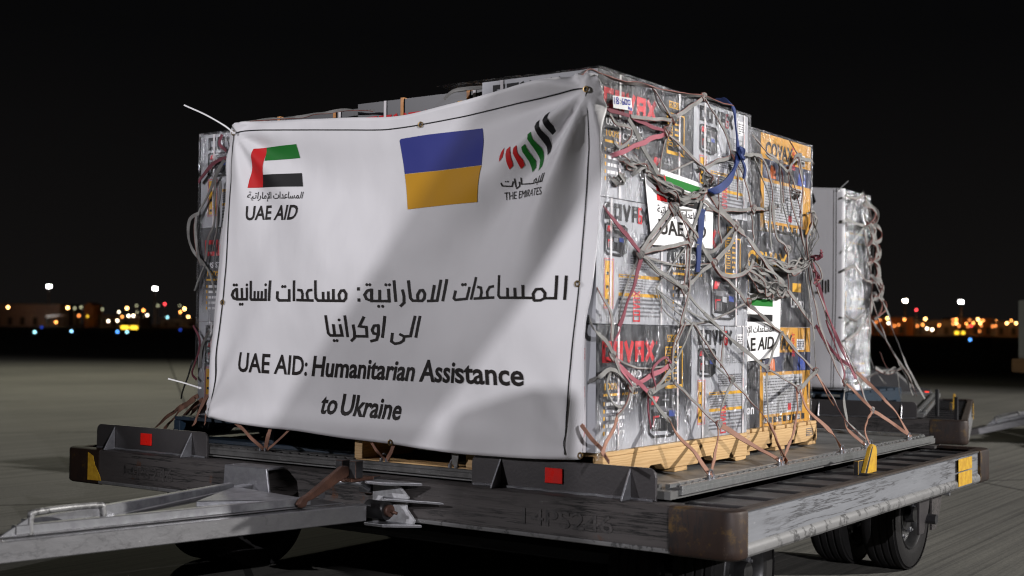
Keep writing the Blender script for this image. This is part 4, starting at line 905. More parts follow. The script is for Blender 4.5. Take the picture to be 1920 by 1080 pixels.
tangle((1408, 492, XNB+.03), (1476, 545, XNB), 9, .06, 41); tangle((1430, 486, XNB), (1520, 484, XNB), 10, .05, 43); tangle((1482, 345, XNB), (1490, 372, XNB), 6, .02, 47, w=.012); tangle((1400, 500), (1450, 540, XNB), 6, .06, 49)
tangle((1516, 480, XNB), (1524, 400, XNB), 4, .03, 53, loops=False); tangle((1518, 480, XNB), (1540, 470, XNB+.06), 3, .03, 57, m=M_WEBM); tangle((1520, 490, XNB), (1528, 532, XNB+.05), 3, .03, 59, m=M_WEBM)
strap([(1520, 486, XNB), (1534, 500, XNB+.04), (1540, 520, XNB+.05), (1532, 532, XNB+.04)], .018)
strap([(1446, 540, XNB), (1462, 556, XNB), (1474, 548, XNB), (1476, 544, XNB)], .022)
# lower skirt down to the pallet rail
XRL = PX1-.018
def rail(u, v): return onZ(u, v, .615)
ties = {}
def fit(u, v):
    p = rail(u, v); p = Vector((XRL, p.y, .612)); ties[(u, v)] = p; return p
strap([(1108, 520), (1130, 560), (1145, 590), (1147, 640, XN+.01)], .018); strap([(1102, 592), (1118, 622), (1135, 640), (1146, 662), (1160, 700)], .024); 
strap([(1160, 612), (1148, 650), (1160, 690), (1183, 724)], .02, M_WEBP, False); strap([(1258, 684), (1222, 704), (1183, 725)], .026, M_WEBP, False, .2); strap([(1142, 668), (1176, 700), (1216, 736)], .022, M_WEBP, False, .4); strap([(1258, 682), (1246, 670), (1220, 692), (1228, 730)], .014, M_WEBM, False, .9)
strap([(1100, 716), (1120, 706), (1146, 692), (1176, 715), (1184, 728)], .024); strap([(1146, 694), (1138, 726), (1150, 756), (1166, 764)], .022); strap([(1184, 729), (1172, 760), (1156, 784, XN+.01)], .024)
strap([(1156, 784, XN+.01), (1140, 822, XN+.04), (1126, 852, XN+.06)], .026, M_WEBB, False, .3); strap([(1262, 684), (1240, 712), (1217, 735)], .024); strap([(1260, 715), (1236, 726), (1216, 738)], .022)
strap([(1216, 737), (1238, 770, XN+.03), (1256, 790, XN+.05)], .024); strap([(1252, 786, XN+.05), (1266, 812, XN+.10), (1300, 850, XN+.17), fit(1331, 892)], .034, M_WEBB, False, .25)
strap([(1276, 610), (1262, 650), (1258, 684)], .016); strap([(1286, 606), (1268, 650), (1260, 684)], .018); strap([(1300, 604), (1284, 640), (1266, 676)], .014); strap([(1258, 688), (1258, 700), (1260, 715)], .03); strap([(1262, 716), (1300, 754), (1344, 796, XN+.05)], .018)
strap([(1216, 740), (1214, 770), (1220, 804)], .016, M_WEBM, False, .4); strap([(1300, 606), (1335, 660, XN), (1370, 713, XN+.02)], .022); strap([(1370, 714, XN+.02), (1358, 742, XN+.04), (1350, 770, XN+.05), (1347, 797, XN+.06)], .018); strap([(1318, 588), (1342, 612), (1390, 655, XN), (1436, 690, XN+.02)], .024); strap([(1372, 714, XN+.02), (1408, 754, XN+.05), (1442, 794, XN+.09)], .018)
strap([(1358, 612), (1356, 650), (1352, 690)], .018); strap([(1436, 692, XN+.02), (1466, 708, XN), (1495, 729, XNB+.1)], .014); strap([(1437, 690), (1452, 650, XNB), (1466, 622, XNB)], .02); strap([(1437, 692), (1438, 740, XN+.05), (1441, 794, XN+.09)], .014)
strap([(1347, 799, XN+.06), (1342, 840, XN+.12), fit(1333, 893)], .026, M_WEBB, False, .3); strap([(1350, 799, XN+.06), (1400, 828, XN+.12), fit(1480, 868)], .034, M_WEBB, False, .2); strap([(1441, 794, XN+.09), (1450, 820, XN+.13), (1462, 842, XN+.18), fit(1473, 865)], .03, M_WEBB, False, .9); strap([(1443, 794, XN+.09), (1456, 826, XN+.14), fit(1475, 866)], .022, M_WEBB, False, .5)
strap([(1495, 730, XNB+.10), (1490, 800, XNB+.16), fit(1483, 868)], .026, M_WEBB, False, .4); strap([(1496, 730, XNB+.10), (1512, 765, XNB+.13), (1540, 795, XNB+.18), (1560, 815, XNB+.22), fit(1590, 845)], .034, M_WEBB, False, .5); strap([(1496, 729, XNB+.1), (1512, 712, XNB+.07), (1528, 697, XNB+.05)], .03)
strap([(1468, 626, XNB), (1498, 664, XNB+.02), (1528, 696, XNB+.05), (1560, 745, XNB+.12), (1588, 790, XNB+.2), fit(1601, 832)], .022); strap([(1526, 614, XNB), (1526, 660, XNB+.03), (1528, 697, XNB+.05)], .014); strap([(1528, 698, XNB+.05), (1545, 730, XNB+.09), (1562, 760, XNB+.14)], .02, M_WEBB, False)
for k, pts in enumerate((((1518, 490, 0), (1530, 540, .03), (1556, 610, .06), (1584, 660, .10), (1601, 694, .13)), ((1524, 492, 0), (1545, 570, .05), (1572, 640, .10), (1605, 710, .16)), ((1515, 495, 0), (1526, 560, .02), (1550, 650, .08), (1582, 718, .14)), ((1508, 500, 0), (1520, 590, .02), (1524, 640, .03)),
                         ((1582, 718, .14), (1582, 760, .17), (1586, 800, .2)), ((1601, 694, .13), (1618, 735, .17), (1634, 770, .22)), ((1548, 600, .05), (1580, 690, .12), (1582, 718, .14)), ((1528, 610, .03), (1560, 660, .07), (1601, 693, .13)), ((1582, 718, .14), (1612, 746, .19), (1634, 768, .22)), ((1545, 640, .05), (1562, 668, .08), (1600, 694, .13)))):
    strap([(a, b, XNB+c) for a, b, c in pts], (.018, .024, .02)[k % 3], (M_WEB, M_WEBM, M_WEB, M_WEB, M_WEB, M_WEB, M_WEBM, M_WEBM, M_WEBB, M_WEB)[k], k not in (1, 6, 7, 8), .7)
strap([(1601, 695, XNB+.13), (1640, 730, XNB+.2), (1680, 775, XNB+.27), fit(1722, 821)], .024, M_WEBB, False, .6); strap([(1634, 770, XNB+.22), (1670, 792, XNB+.27), fit(1718, 820)], .026, M_WEBB, False, .5); strap([(1634, 771, XNB+.22), (1620, 800, XNB+.27), fit(1604, 833)], .02, M_WEBB, False, .5); strap([(1584, 790, XNB+.2), (1592, 808, XNB+.25), fit(1600, 834)], .024, M_WEBB, False, .7)
for q in ((1258, 686), (1184, 727), (1217, 737), (1347, 797, XN+.06), (1371, 713, XN+.02), (1437, 691, XN+.02), (1495, 730, XNB+.10), (1528, 697, XNB+.05), (1601, 694, XNB+.13), (1582, 718, XNB+.14), (1634, 770, XNB+.22), (1147, 668)): knot(q, .014)
# thin tightening cords crossing between the knots
NODES = [(1130, 200), (1190, 160), (1222, 163), (1262, 224), (1249, 248), (1318, 182), (1303, 301), (1374, 293), (1320, 315), (1262, 392), (1236, 332), (1199, 478), (1292, 455), (1337, 494), (1281, 544), (1378, 424), (1411, 393), (1402, 567), (1345, 612), (1300, 608), (1276, 610), (1158, 612), (1147, 668), (1184, 727), (1217, 737), (1258, 686), (1371, 713), (1347, 797), (1437, 691), (1160, 560), (1230, 540), (1145, 470), (1395, 640), (1310, 690)]
r_ = random.Random(5)
mb = MB(); n_ = 0
while n_ < 18:
    a, b = r_.sample(NODES, 2); L_ = math.hypot(a[0]-b[0], a[1]-b[1])
    if not 60 < L_ < 150: continue
    pa, pb = s3(a), s3(b); md = pa.lerp(pb, .5)+Vector((-.012, r_.uniform(-.01, .01), -r_.uniform(0, .03)))
    mb.ribbon([pa, md, pb], r_.uniform(.005, .008), .002, M_WEB, M_WEBE if n_ % 3 == 0 else None, (1, 0, .1), .5, 8, n_, .003); n_ += 1
tag(mb.build('cord_web', net, smooth=50), kind='stuff')
# front feet of the net and the left flank
YR = PY0+.016
def ffit(u, v):
    p = onY(u, v, YR); p.z = .612; p.y = YR; ties[(u, v)] = p; return p
for a, b, w in (((440, 792), (494, 842), .024), ((506, 797), (496, 842), .03), ((546, 800), (500, 843), .014), ((690, 822), (721, 868), .022), ((738, 832), (724, 868), .024)):
    p = ffit(*b); strap([onY(a[0], a[1], .085), onY((a[0]+b[0])/2, (a[1]+b[1])/2, .07), p], w, M_WEBB, False, .4, nrm=(0, -1, 0))
strap([onY(1088, 796, .04), onY(1106, 822, .03), onY(1124, 842, .05), (1140, 866, XN+.10)], .022, M_WEBB, False, .5, nrm=(0, -1, 0))
p = ffit(850, 872); strap([onY(851, 846, .07), onY(850, 858, .07), p], .05, M_WEB, False, .1, nrm=(0, -1, 0))
def lf(u, v, y=.40): return onY(u, v, y)
strap([lf(416, 252), lf(410, 270), lf(424, 284)], .02, M_WEBM, False, nrm=(0, -1, 0)); strap([lf(424, 296), lf(398, 308), lf(372, 342)], .026, M_WEBM, False, .3, nrm=(0, -1, 0)); strap([lf(420, 300), lf(404, 330), lf(388, 366), lf(372, 398)], .022, nrm=(0, -1, 0))
strap([lf(372, 398), lf(356, 412), lf(352, 440), lf(358, 466), lf(372, 486), lf(382, 498)], .024, nrm=(0, -1, 0)); strap([lf(370, 400), lf(366, 440), lf(372, 478), lf(380, 496)], .02, nrm=(0, -1, 0)); strap([lf(404, 330), lf(402, 380), lf(400, 420), lf(390, 450), lf(384, 490)], .018, nrm=(0, -1, 0)); strap([lf(412, 340), lf(406, 420), lf(398, 470)], .016, nrm=(0, -1, 0))
strap([lf(384, 496), lf(372, 520), lf(363, 545)], .016, nrm=(0, -1, 0)); strap([lf(384, 496), lf(396, 520), lf(402, 550)], .018, nrm=(0, -1, 0)); strap([lf(362, 610), lf(374, 640), lf(366, 680), lf(360, 700), lf(368, 712)], .016, M_WEBM, False, nrm=(0, -1, 0)); strap([lf(392, 620), lf(378, 650), lf(374, 690)], .02, nrm=(0, -1, 0)); strap([lf(360, 676), lf(348, 712), lf(338, 748)], .012, M_DARK, False, .2, nrm=(0, -1, 0))
for k, (a, b) in enumerate((((372, 742), (284, 796)), ((380, 748), (320, 798)), ((388, 742), (340, 790)), ((364, 748), (300, 800)))):
    pa, pb = lf(*a, .34), onZ(b[0], b[1]+14, .60); strap([pa, pa.lerp(pb, .5)+Vector((0, 0, .015)), pb], .028, M_WEBB, False, .6, nrm=(0, -1, .3))
strap([lf(390, 740, .3), lf(374, 770, .25), lf(362, 798, .2)], .03, M_WEBB, False, .5, nrm=(0, -1, 0)); strap([lf(402, 740, .3), lf(388, 768, .25), lf(384, 796, .2)], .026, M_WEBB, False, .5, nrm=(0, -1, 0))
seen = []
for k, p in ties.items():
    if any((p-q).length < .05 for q in seen): continue
    seen.append(p); along = Vector((0, 1, 0)) if abs(p.x-XRL) < .01 else Vector((1, 0, 0)); mb = MB(); c = Vector((p.x, p.y, .607))
    for s_ in (-1, 1): mb.tube([c+along*(.014*s_)+Vector((0, 0, -.007)), c+along*(.014*s_)+Vector((0, 0, .012))], .009, M_GALV, 10)
    mb.tube([c+along*(.014*math.cos(a))+Vector((0, 0, .012+.018*math.sin(a))) for a in [k2*math.pi/6 for k2 in range(7)]], .0035, M_GALV, 6); mb.build('tie_down_fitting', net, smooth=50)
# blue strap: hangs over the top rim, knotted, its tail thrown into the tangle
mb = MB()
mb.ribbon([s3(q) for q in ((1345, 189, XA-.10), (1362, 189, XA-.02), (1376, 205), (1380, 240), (1384, 278, XN+.01), (1388, 292, XN+.02))], .024, .005, M_WEBBL, None, (1, 0, .2), .4, 8, 3, .004)
mb.ribbon([s3(q) for q in ((1385, 292, XN+.02), (1377, 320, XN+.02), (1368, 336, XN+.02), (1352, 352, XN+.02), (1333, 360, XN+.02))], .032, .005, M_WEBBL, None, (1, 0, .2), .6, 8, 5, .004)
mb.ribbon([s3(q) for q in ((1388, 292, XN+.02), (1396, 315, XN+.02), (1394, 334, XN+.02))], .012, .005, M_WEBBL, None, (1, 0, .2), .3, 8, 6, .004)
mb.ribbon([s3(q) for q in ((1318, 392, XN+.004), (1313, 430, XN+.004), (1309, 470, XN+.004), (1308, 510, XN+.004))], .026, .005, M_WEBBL, None, (1, 0, .2), .3, 8, 8, .004)
c = s3((1386, 288, XN+.02))
for k in range(4): mb.ribbon([c+Vector((.008+.006*math.sin(a*2), .018*math.cos(a+k), .02*math.sin(a*(1+.1*k)))) for a in [i*.8 for i in range(9)]], .014, .006, M_WEBBL, None, (1, 0, 0), .7, 4, k, .002)
tag(mb.build('tie_strap', None, smooth=50), 'dark blue strap knotted over the top right rim of the near load', 'strap')

# ---------------------------------------------------------------- paper stickers on the right side
def aid_sheet(quad, X, label, fold=False, group='white aid stickers under the net'):
    A, B, C, D = [Vector(onX(u, v, X)) for u, v in quad]  # tl tr br bl
    mb = MB(); n = Vector((1, 0, 0)); N = 12
    def P(a, b, z=0):
        p = (A*(1-a)+B*a)*b+(D*(1-a)+C*a)*(1-b); e = .002*mnoise.noise(p*6)
        if fold and a > .62 and b > .80: e += (a-.62)*(b-.80)*.8
        return p+n*(z+e)
    mb.add([P(i/N, j/N) for j in range(N+1) for i in range(N+1)], [[j*(N+1)+i, j*(N+1)+i+1, (j+1)*(N+1)+i+1, (j+1)*(N+1)+i] for j in range(N) for i in range(N)], I_FWHT)
    o = mb.build('aid_sticker', None, smooth=60); tag(o, label, 'sticker', group); k = MB()
    def q(a0, b0, a1, b1, m, z=.0015): 
        M = 6; k.add([P(a0+(a1-a0)*i/M, b0+(b1-b0)*j/M, z) for j in range(M+1) for i in range(M+1)], [[j*(M+1)+i, j*(M+1)+i+1, (j+1)*(M+1)+i+1, (j+1)*(M+1)+i] for j in range(M) for i in range(M)], m)
    def tx(body, a0, b0, w, h, bold, sh=0):
        vs, fs = text2d(body, bold); k.add([P(a0+x*w+sh*y*h, b0+y*h, .0018) for x, y in vs], fs, I_TEXT)
    q(.14, .58, .28, .93, I_FRED); q(.285, .82, .84, .93, I_GREEN); q(.285, .58, .84, .69, I_FBLK)
    tx(shape_arabic('المساعدات الإماراتية'), .13, .42, .74, .10, .008); tx('UAE', .13, .15, .38, .19, .02); tx('AID', .55, .15, .32, .19, .02, .1)
    k.build('print', o); return o
aid_sheet(((1207, 306), (1338, 352), (1336, 466), (1222, 459)), XA+.020, 'larger white flag sticker on the nearest stack, half covered by knotted straps')
aid_sheet(((1364, 545), (1464, 556), (1461, 668), (1364, 684)), XB+.020, 'smaller white flag sticker between the two stacks, upper right corner curling')
mb = MB(); A, B, C, D = [onX(u, v, XA+.021) for u, v in ((1149, 179), (1184, 184), (1186, 208), (1150, 202))]
mb.poly([D, C, B, A], I_FWHT); tg = mb.build('weight_tag', None); tag(tg, 'small white paper tag with blue handwriting on the top black carton', 'tag')
mb = MB()
def hand(st, w=.0036):
    for pts in st:
        for (a, b), (c, d) in zip(pts, pts[1:]):
            p, q = [D*(1-x)*(1-y)+C*x*(1-y)+B*x*y+A*(1-x)*y+Vector((.0012, 0, 0)) for x, y in ((a, b), (c, d))]; t_ = (q-p).normalized(); s_ = Vector((0, -t_.z, t_.y))*w/2; t_ = t_*w*.3
            mb.poly([p-s_-t_, q-s_+t_, q+s_+t_, p+s_-t_], I_PEN)
hand([[(.06, .88), (.07, .36)], [(.22, .63), (.16, .74), (.18, .86), (.26, .86), (.28, .74), (.16, .52), (.17, .39), (.27, .39), (.29, .51), (.22, .63)], [(.36, .70), (.37, .68)], [(.36, .46), (.37, .44)], [(.52, .88), (.45, .60), (.47, .40), (.56, .42), (.56, .60), (.46, .58)],
      [(.62, .84), (.61, .45), (.71, .44), (.73, .80), (.64, .82)], [(.79, .82), (.78, .46), (.88, .46), (.90, .80), (.80, .80)], [(.78, .28), (.78, .08)], [(.85, .24), (.79, .18), (.86, .08)], [(.93, .24), (.90, .16), (.95, .16), (.95, .04), (.89, .05)]])
mb.build('handwriting', tg)

# ---------------------------------------------------------------- second loaded dolly, farther back in the train
O2 = onY(1816, 786, 4.72)
d2 = dup(dolly, (O2.x, O2.y, 0), rad(15), 'farther pallet dolly with reddish corner, behind the near load', 'pallet dollies on the apron')
for o in list(COL.objects):
    if o.name.startswith('reflector') and o.parent and o.parent.parent == d2: bpy.data.objects.remove(o)
Y2 = O2.y+.05
def n2(u, v, dy=0): return onY(u, v, Y2+dy)
mb = MB(); NU2, NV2 = 40, 40; TL, TR, BR, BL2 = n2(1300, 345), n2(1583, 353), n2(1580, 727), n2(1300, 720); vs = []
for j in range(NV2+1):
    for i in range(NU2+1):
        a, b = i/NU2, j/NV2; p = (TL*(1-a)+TR*a)*b+(BL2*(1-a)+BR*a)*(1-b); e = max(0, a-.93)
        vs.append(p+Vector((0, -.012*mnoise.noise(p*2.4)-.018*math.exp(-((b-.05)/.12)**2)*math.sin(a*17)+e*e*4, 0)))
mb.add(vs, [[j*(NU2+1)+i, j*(NU2+1)+i+1, (j+1)*(NU2+1)+i+1, (j+1)*(NU2+1)+i] for j in range(NV2) for i in range(NU2)], M_VINYL)
b2 = mb.build('banner', None, smooth=80); so = b2.modifiers.new('thick', 'SOLIDIFY'); so.thickness = .002; tag(b2, 'white banner on the farther load, only its right edge showing', 'banner')
mb = MB()
def pr2(pts, m, dy=-.028): mb.poly([n2(u, v, dy) for u, v in pts], m)
for pts in (((1551, 524), (1555, 524), (1555, 548), (1551, 548)), ((1540, 524), (1544, 524), (1544, 549), (1532, 549), (1532, 544), (1540, 544))): pr2(pts[::-1], I_TEXT)
mb.build('lettering', b2); mb = MB(); pr2(((1521, 364), (1525, 362), (1530, 378), (1525, 384)), I_FBLK); mb.build('flag_print', b2)
mb = MB()
for q, w in (((1568, 353), (1567, 560)), ((1567, 560), (1562, 727))): pr2(((q[0]-.8, q[1]), (w[0]-.8, w[1]), (w[0]+.8, w[1]), (q[0]+.8, q[1])), I_FBLK)
mb.build('hem_cord', b2)
cable_tie([n2(1590, 340, -.03), n2(1580, 349, -.02), n2(1571, 357, -.01)], 'short white cable tie end above the farther banner corner')
X2 = TR.x; S2 = ((1.10-.0)); ztop2 = TR.z-.01; zb2 = BR.z-.02
w2 = 3
for k in range(3):
    hh = (ztop2-zb2)/3; o = carton((X2-.04-BL/2, Y2+.06+BW/2, zb2+k*hh), 0, ('bottom', 'middle', 'topmost')[k]+' wrapped carton at the corner of the farther load'); o.scale = (1, 1, hh/BH*.99)
wrap(X2-1.6, X2-.02, Y2+.05, Y2+.565, zb2-.01, ztop2+.01, 'crumpled shiny stretch wrap on the farther load', M_FILM2, .014, .03, seed=14, sides='+x')
wd2 = dup(bpy.data.objects['wooden_pallet.002'], (X2-.66, Y2+.70, ZP+.0), 0, 'blue pallet under the farther load', 'wooden pallets under the cartons')
pal2 = dup(bpy.data.objects['cargo_pallet'], (O2.x, O2.y, 0), rad(15), 'aluminium cargo pallet on the farther dolly')
near_net, net = net, thing('cargo_net', 'grey cargo net hanging in loose folds on the farther load', 'cargo net', (0, 0, 0))
XN2 = X2+.03
def f2(q): return onX(q[0], q[1], XN2+(q[2] if len(q) > 2 else 0))
for k, pts in enumerate((((1618, 358), (1628, 392), (1632, 420), (1636, 470), (1640, 520)), ((1620, 365), (1636, 425), (1646, 490), (1650, 540)), ((1619, 400), (1640, 455), (1650, 510), (1648, 560, .05)), ((1584, 366), (1604, 372), (1618, 362)), ((1584, 410), (1606, 420), (1619, 423)), ((1584, 470), (1604, 445), (1618, 428)),
                         ((1584, 505), (1602, 500), (1622, 524), (1640, 530)), ((1620, 430), (1632, 500), (1634, 560), (1630, 620, .05)), ((1634, 560, .05), (1650, 610, .1), (1672, 660, .2), (1700, 700, .3), (1718, 744, .4)), ((1640, 530, .05), (1660, 580, .12), (1680, 640, .22), (1706, 700, .33), (1732, 748, .42)),
                         ((1630, 560, .03), (1632, 640, .06), (1634, 680, .1), (1660, 720, .2)), ((1584, 590), (1604, 600), (1624, 580)), ((1584, 640), (1606, 622), (1628, 590)), ((1640, 690, .15), (1665, 700, .2), (1690, 690, .25), (1704, 700, .3)), ((1660, 700, .2), (1680, 690, .25), (1686, 730, .3), (1690, 748, .34)),
                         ((1634, 600, .05), (1662, 640, .15), (1690, 690, .26), (1712, 742, .38)), ((1602, 720, .05), (1640, 700, .14), (1680, 692, .25)), ((1648, 660, .12), (1656, 680, .15), (1664, 692, .2)))):
    strap([f2(q) for q in pts], (.026, .034, .02)[k % 3], None, True, .8)
for k in range(6):
    r = random.Random(70+k); y0 = 380+k*34; mb = MB()
    for i in range(3):
        x0 = 1622+k*3+r.uniform(-4, 6); mb.ribbon([f2((x0, y0)), f2((x0+10+r.uniform(0, 12), y0+16, .03)), f2((x0+12+r.uniform(0, 10), y0+34, .03)), f2((x0+2, y0+48))], .026, .006, M_WEB, M_WEBE, (1, 0, 0), 1, 6, k+i, .01)
    mb.build('strap_bundle', net, smooth=50)
for u0, v0, v1, dy in ((1757, 730, 760, .30), (1793, 744, 792, .06)):
    a, b = onY(u0, v1, O2.y+dy), onY(u0, v0, O2.y+dy); mb = MB(); mb.box((a.x-.011, a.y-.01, min(a.z, .56)), (a.x+.011, a.y+.01, b.z), M_DARK); o = mb.build('guide_post', d2, bevel=.002); o.matrix_parent_inverse = Matrix.Rotation(rad(-15), 4, 'Z')@Matrix.Translation((-O2.x, -O2.y, 0))

# ---------------------------------------------------------------- third dolly at the right edge, tow bar lowered
th3 = rad(-54.7); hpos = atD(1886, 812, 13.2); lx, ly = -1.68, -1.18
o3 = (hpos.x-(lx*math.cos(th3)-ly*math.sin(th3)), hpos.y-(lx*math.sin(th3)+ly*math.cos(th3)))
d3 = dup(dolly, (o3[0], o3[1], 0), th3, 'third pallet dolly cut by the right picture edge, tow bar lowered', 'pallet dollies on the apron')
for o in COL.objects:
    if o.parent == d3 and o.name.startswith('tow_bar'):
        o.matrix_local = Matrix.Translation((0, -.1, .452))@Matrix.Rotation(rad(14), 4, 'X')@Matrix.Translation((0, .1, -.452))

# ---------------------------------------------------------------- tow tractor glimpsed behind the farther load
tp = atD(1640, 760, 11.6); t = thing('tow_tractor', 'low tow tractor with amber panel and red tail lamp behind the farther net', 'tractor', (tp.x, tp.y, 0), rad(28))
mb = MB(); mb.prism([(-.8, -.45, .25), (.42, -.45, .25), (.42, -.45, .62), (.25, -.45, .66), (.1, -.45, .80), (-.8, -.45, .80)], (0, .9, 0), M_DARK); mb.build('body', t, bevel=.02, fix=True)
mb = MB(); mb.box((.02, -.47, .52), (.26, -.4505, .60), mat('amber paint', (.45, .20, .01), (.3, .12, .01), 9, .5)); mb.build('side_panel', t)
mb = MB(); mb.box((.345, -.475, .56), (.39, -.4505, .61), glow('red tail lamp', (1, .03, .01), 2.5)); mb.build('tail_lamp', t, bevel=.01)
for x in (-.5, .15):
    for y in (-.4, .4):
        mb = MB(); mb.lathe([(-.09, 0), (-.09, .2), (-.07, .24), (.07, .24), (.09, .2), (.09, 0)], Matrix.Translation((x, y, .24))@Matrix.Rotation(HP, 4, 'Z'), M_TYRE, 24); mb.build('wheel', t, smooth=40, fix=True)

# ---------------------------------------------------------------- ground
def concrete():
    m, n, l, b = nodes_of('broomed apron concrete')
    ang = rad(-50.7)
    big = noise_node(n, l, .35, 6, .6); blot = ramp(n, l, big.outputs[0], [(.3, (.132, .128, .114)), (.7, (.090, .088, .080))])
    fine = noise_node(n, l, 46, 5, .7); g = ramp(n, l, fine.outputs[0], [(.3, (.75, .75, .75)), (.7, (1.15, 1.15, 1.15))])
    c = mixc(n, l, 1.0, blot.outputs[0], g.outputs[0], 'MULTIPLY')
    br = noise_node(n, l, 30, 4, .7, (1, .006, 1), rot=(0, 0, ang)); rr = ramp(n, l, br.outputs[0], [(.36, (.30, .30, .30)), (.47, (.9, .9, .9)), (.62, (1.35, 1.35, 1.32))])
    c = mixc(n, l, .62, c, rr.outputs[0], 'MULTIPLY')
    sn = noise_node(n, l, .9, 7, .7); sr = ramp(n, l, sn.outputs[0], [(.60, (1, 1, 1)), (.70, (.5, .49, .47))]); c = mixc(n, l, .8, c, sr.outputs[0], 'MULTIPLY')
    # sawn joints every 5.5 m
    t = n.new('ShaderNodeTexCoord'); mp = n.new('ShaderNodeMapping'); mp.inputs['Rotation'].default_value = (0, 0, ang); mp.inputs['Location'].default_value = (1.3, .7, 0); l.new(t.outputs['Object'], mp.inputs[0])
    bk = n.new('ShaderNodeTexBrick'); bk.offset = 0; bk.inputs['Scale'].default_value = .18; bk.inputs['Mortar Size'].default_value = .0035; bk.inputs['Brick Width'].default_value = 1; bk.inputs['Row Height'].default_value = 1
    bk.inputs[1].default_value = (1, 1, 1, 1); bk.inputs[2].default_value = (.9, .9, .9, 1); bk.inputs[3].default_value = (.25, .25, .25, 1); l.new(mp.outputs[0], bk.inputs[0])
    c = mixc(n, l, 1, c, bk.outputs[0], 'MULTIPLY'); l.new(c, b.inputs['Base Color']); b.inputs['Roughness'].default_value = .85; b.inputs['Specular IOR Level'].default_value = .25
    bp = n.new('ShaderNodeBump'); bp.inputs['Strength'].default_value = .5; bp.inputs['Distance'].default_value = .004; ad = n.new('ShaderNodeMath'); ad.operation = 'ADD'
    l.new(br.outputs[0], ad.inputs[0]); l.new(fine.outputs[0], ad.inputs[1]); l.new(ad.outputs[0], bp.inputs['Height']); l.new(bp.outputs[0], b.inputs['Normal']); return m
mb = MB(); mb.poly([(-4000, -4000, 0), (4000, -4000, 0), (4000, 4000, 0), (-4000, 4000, 0)], concrete()); tag(mb.build('ground', None), kind='structure')
fx = Vector((_fw.x, _fw.y, 0)).normalized(); rx = Vector((_r0.x, _r0.y, 0))
def gp(dep, lat, z=0): p = CAM+fx*dep+rx*lat; return Vector((p.x, p.y, z))
mb = MB(); mb.poly([gp(96, -1500, .006), gp(96, 1500, .006), gp(400, 1500, .006), gp(400, -1500, .006)], mat('dark airfield grass', (.036, .038, .022), (.022, .024, .014), .08, .95)); tag(mb.build('airfield', None), kind='structure')

# ---------------------------------------------------------------- far lamps and buildings
M_POLE = mat('grey lamp post', (.16, .15, .14), (.1, .1, .1), 3, .6)
GLOW = {k: glow('lamp '+k, c, s) for k, c, s in (('white', (1, .98, .96), 60), ('warm', (1, .86, .66), 60), ('orange', (1, .36, .08), 12), ('amber', (1, .52, .16), 18), ('dull', (1, .30, .07), 5), ('pale', (1, .84, .60), 12), ('dim', (.62, .62, .38), 2.0), ('red', (1, .06, .07), 9), ('cyan', (.40, .90, 1), 5), ('blue', (.10, .35, 1), 6), ('deep', (.03, .10, .8), 1.3), ('yellow', (1, .62, .04), 3), ('sky', (.30, .65, 1), 6))}
def far_lamp(u, v, key, dist=420, r=.34, label='', cat='street lamp', group=None, light=0, name='street_lamp'):
    p = atD(u, v, dist); mb = MB(); hz = max(p.z, .5)
    mb.tube([(0, 0, 0), (0, 0, hz*.6), (0, 0, hz-r)], [.14, .11, .07], M_POLE, 8); mb.box((-r*.8, -r*.4, hz-r-.06), (r*.8, r*.4, hz-r+.05), M_POLE)
    r *= .8; P8 = [(k*math.pi/4) for k in range(8)]; rr = []
    for i in range(7):
        a = -HP+math.pi*i/6; rr.append((math.sin(a)*r, max(.001, math.cos(a)*r)))
    v8 = [(q*math.cos(a), q*math.sin(a), hz+z) for z, q in rr for a in P8]; mb.add(v8, [[i*8+k, i*8+(k+1) % 8, (i+1)*8+(k+1) % 8, (i+1)*8+k] for i in range(6) for k in range(8)], GLOW[key])
    o = mb.build(name, None, smooth=60); o.location = (p.x, p.y, 0); tag(o, label, cat, group)
    if light:
        L = bpy.data.lights.new('street_lamp_light', 'POINT'); L.energy = light; L.color = (1, .42, .12); L.shadow_soft_size = .5; q = bpy.data.objects.new('street_lamp_light', L); COL.objects.link(q); q.parent = o; q.location = (0, 0, hz+.6)
    return o
def mast(u, v, key, label, dist=430):
    p = atD(u, v, dist); t = thing('floodlight_mast', label, 'floodlight mast', (p.x, p.y, 0), YAW, 'tall floodlight masts on the horizon'); mb = MB()
    mb.tube([(0, 0, 0), (0, 0, p.z*.5), (0, 0, p.z)], [.32, .26, .18], M_POLE, 12); mb.build('pole', t, smooth=40)
    mb = MB(); mb.box((-.75, .1, p.z-.45), (.75, .22, p.z+.45), M_POLE); mb.build('head_frame', t)
    for i in range(3):
        for j in range(2):
            h = MB(); h.box((-.62+i*.45, -.12, p.z-.36+j*.40), (-.62+i*.45+.34, .09, p.z-.36+j*.40+.30), GLOW[key]); h.build('floodlight', t)
mast(92, 537, 'white', 'leftmost white floodlight mast on the horizon'); mast(291, 541, 'white', 'white floodlight mast on the horizon, just left of the near load'); mast(1697, 564, 'warm', 'warm white floodlight mast beside the farther net'); mast(1802, 566, 'white', 'cold white floodlight mast at far right')
GL = 'lamps along the far left perimeter'; GR = 'lamps along the far right perimeter'
for u, v, r, lab in ((15, 576, .42, 'bright orange lamp in front of the long hangar at the left edge'), (127, 577, .45, 'bright orange lamp at the right end of the long hangar'), (238, 578, .45, 'bright orange lamp above the pair of white lamps at left'), (346, 579, .45, 'bright orange lamp nearest the left side of the near load')): far_lamp(u, v, 'amber', 415, r, lab, group=GL, light=260)
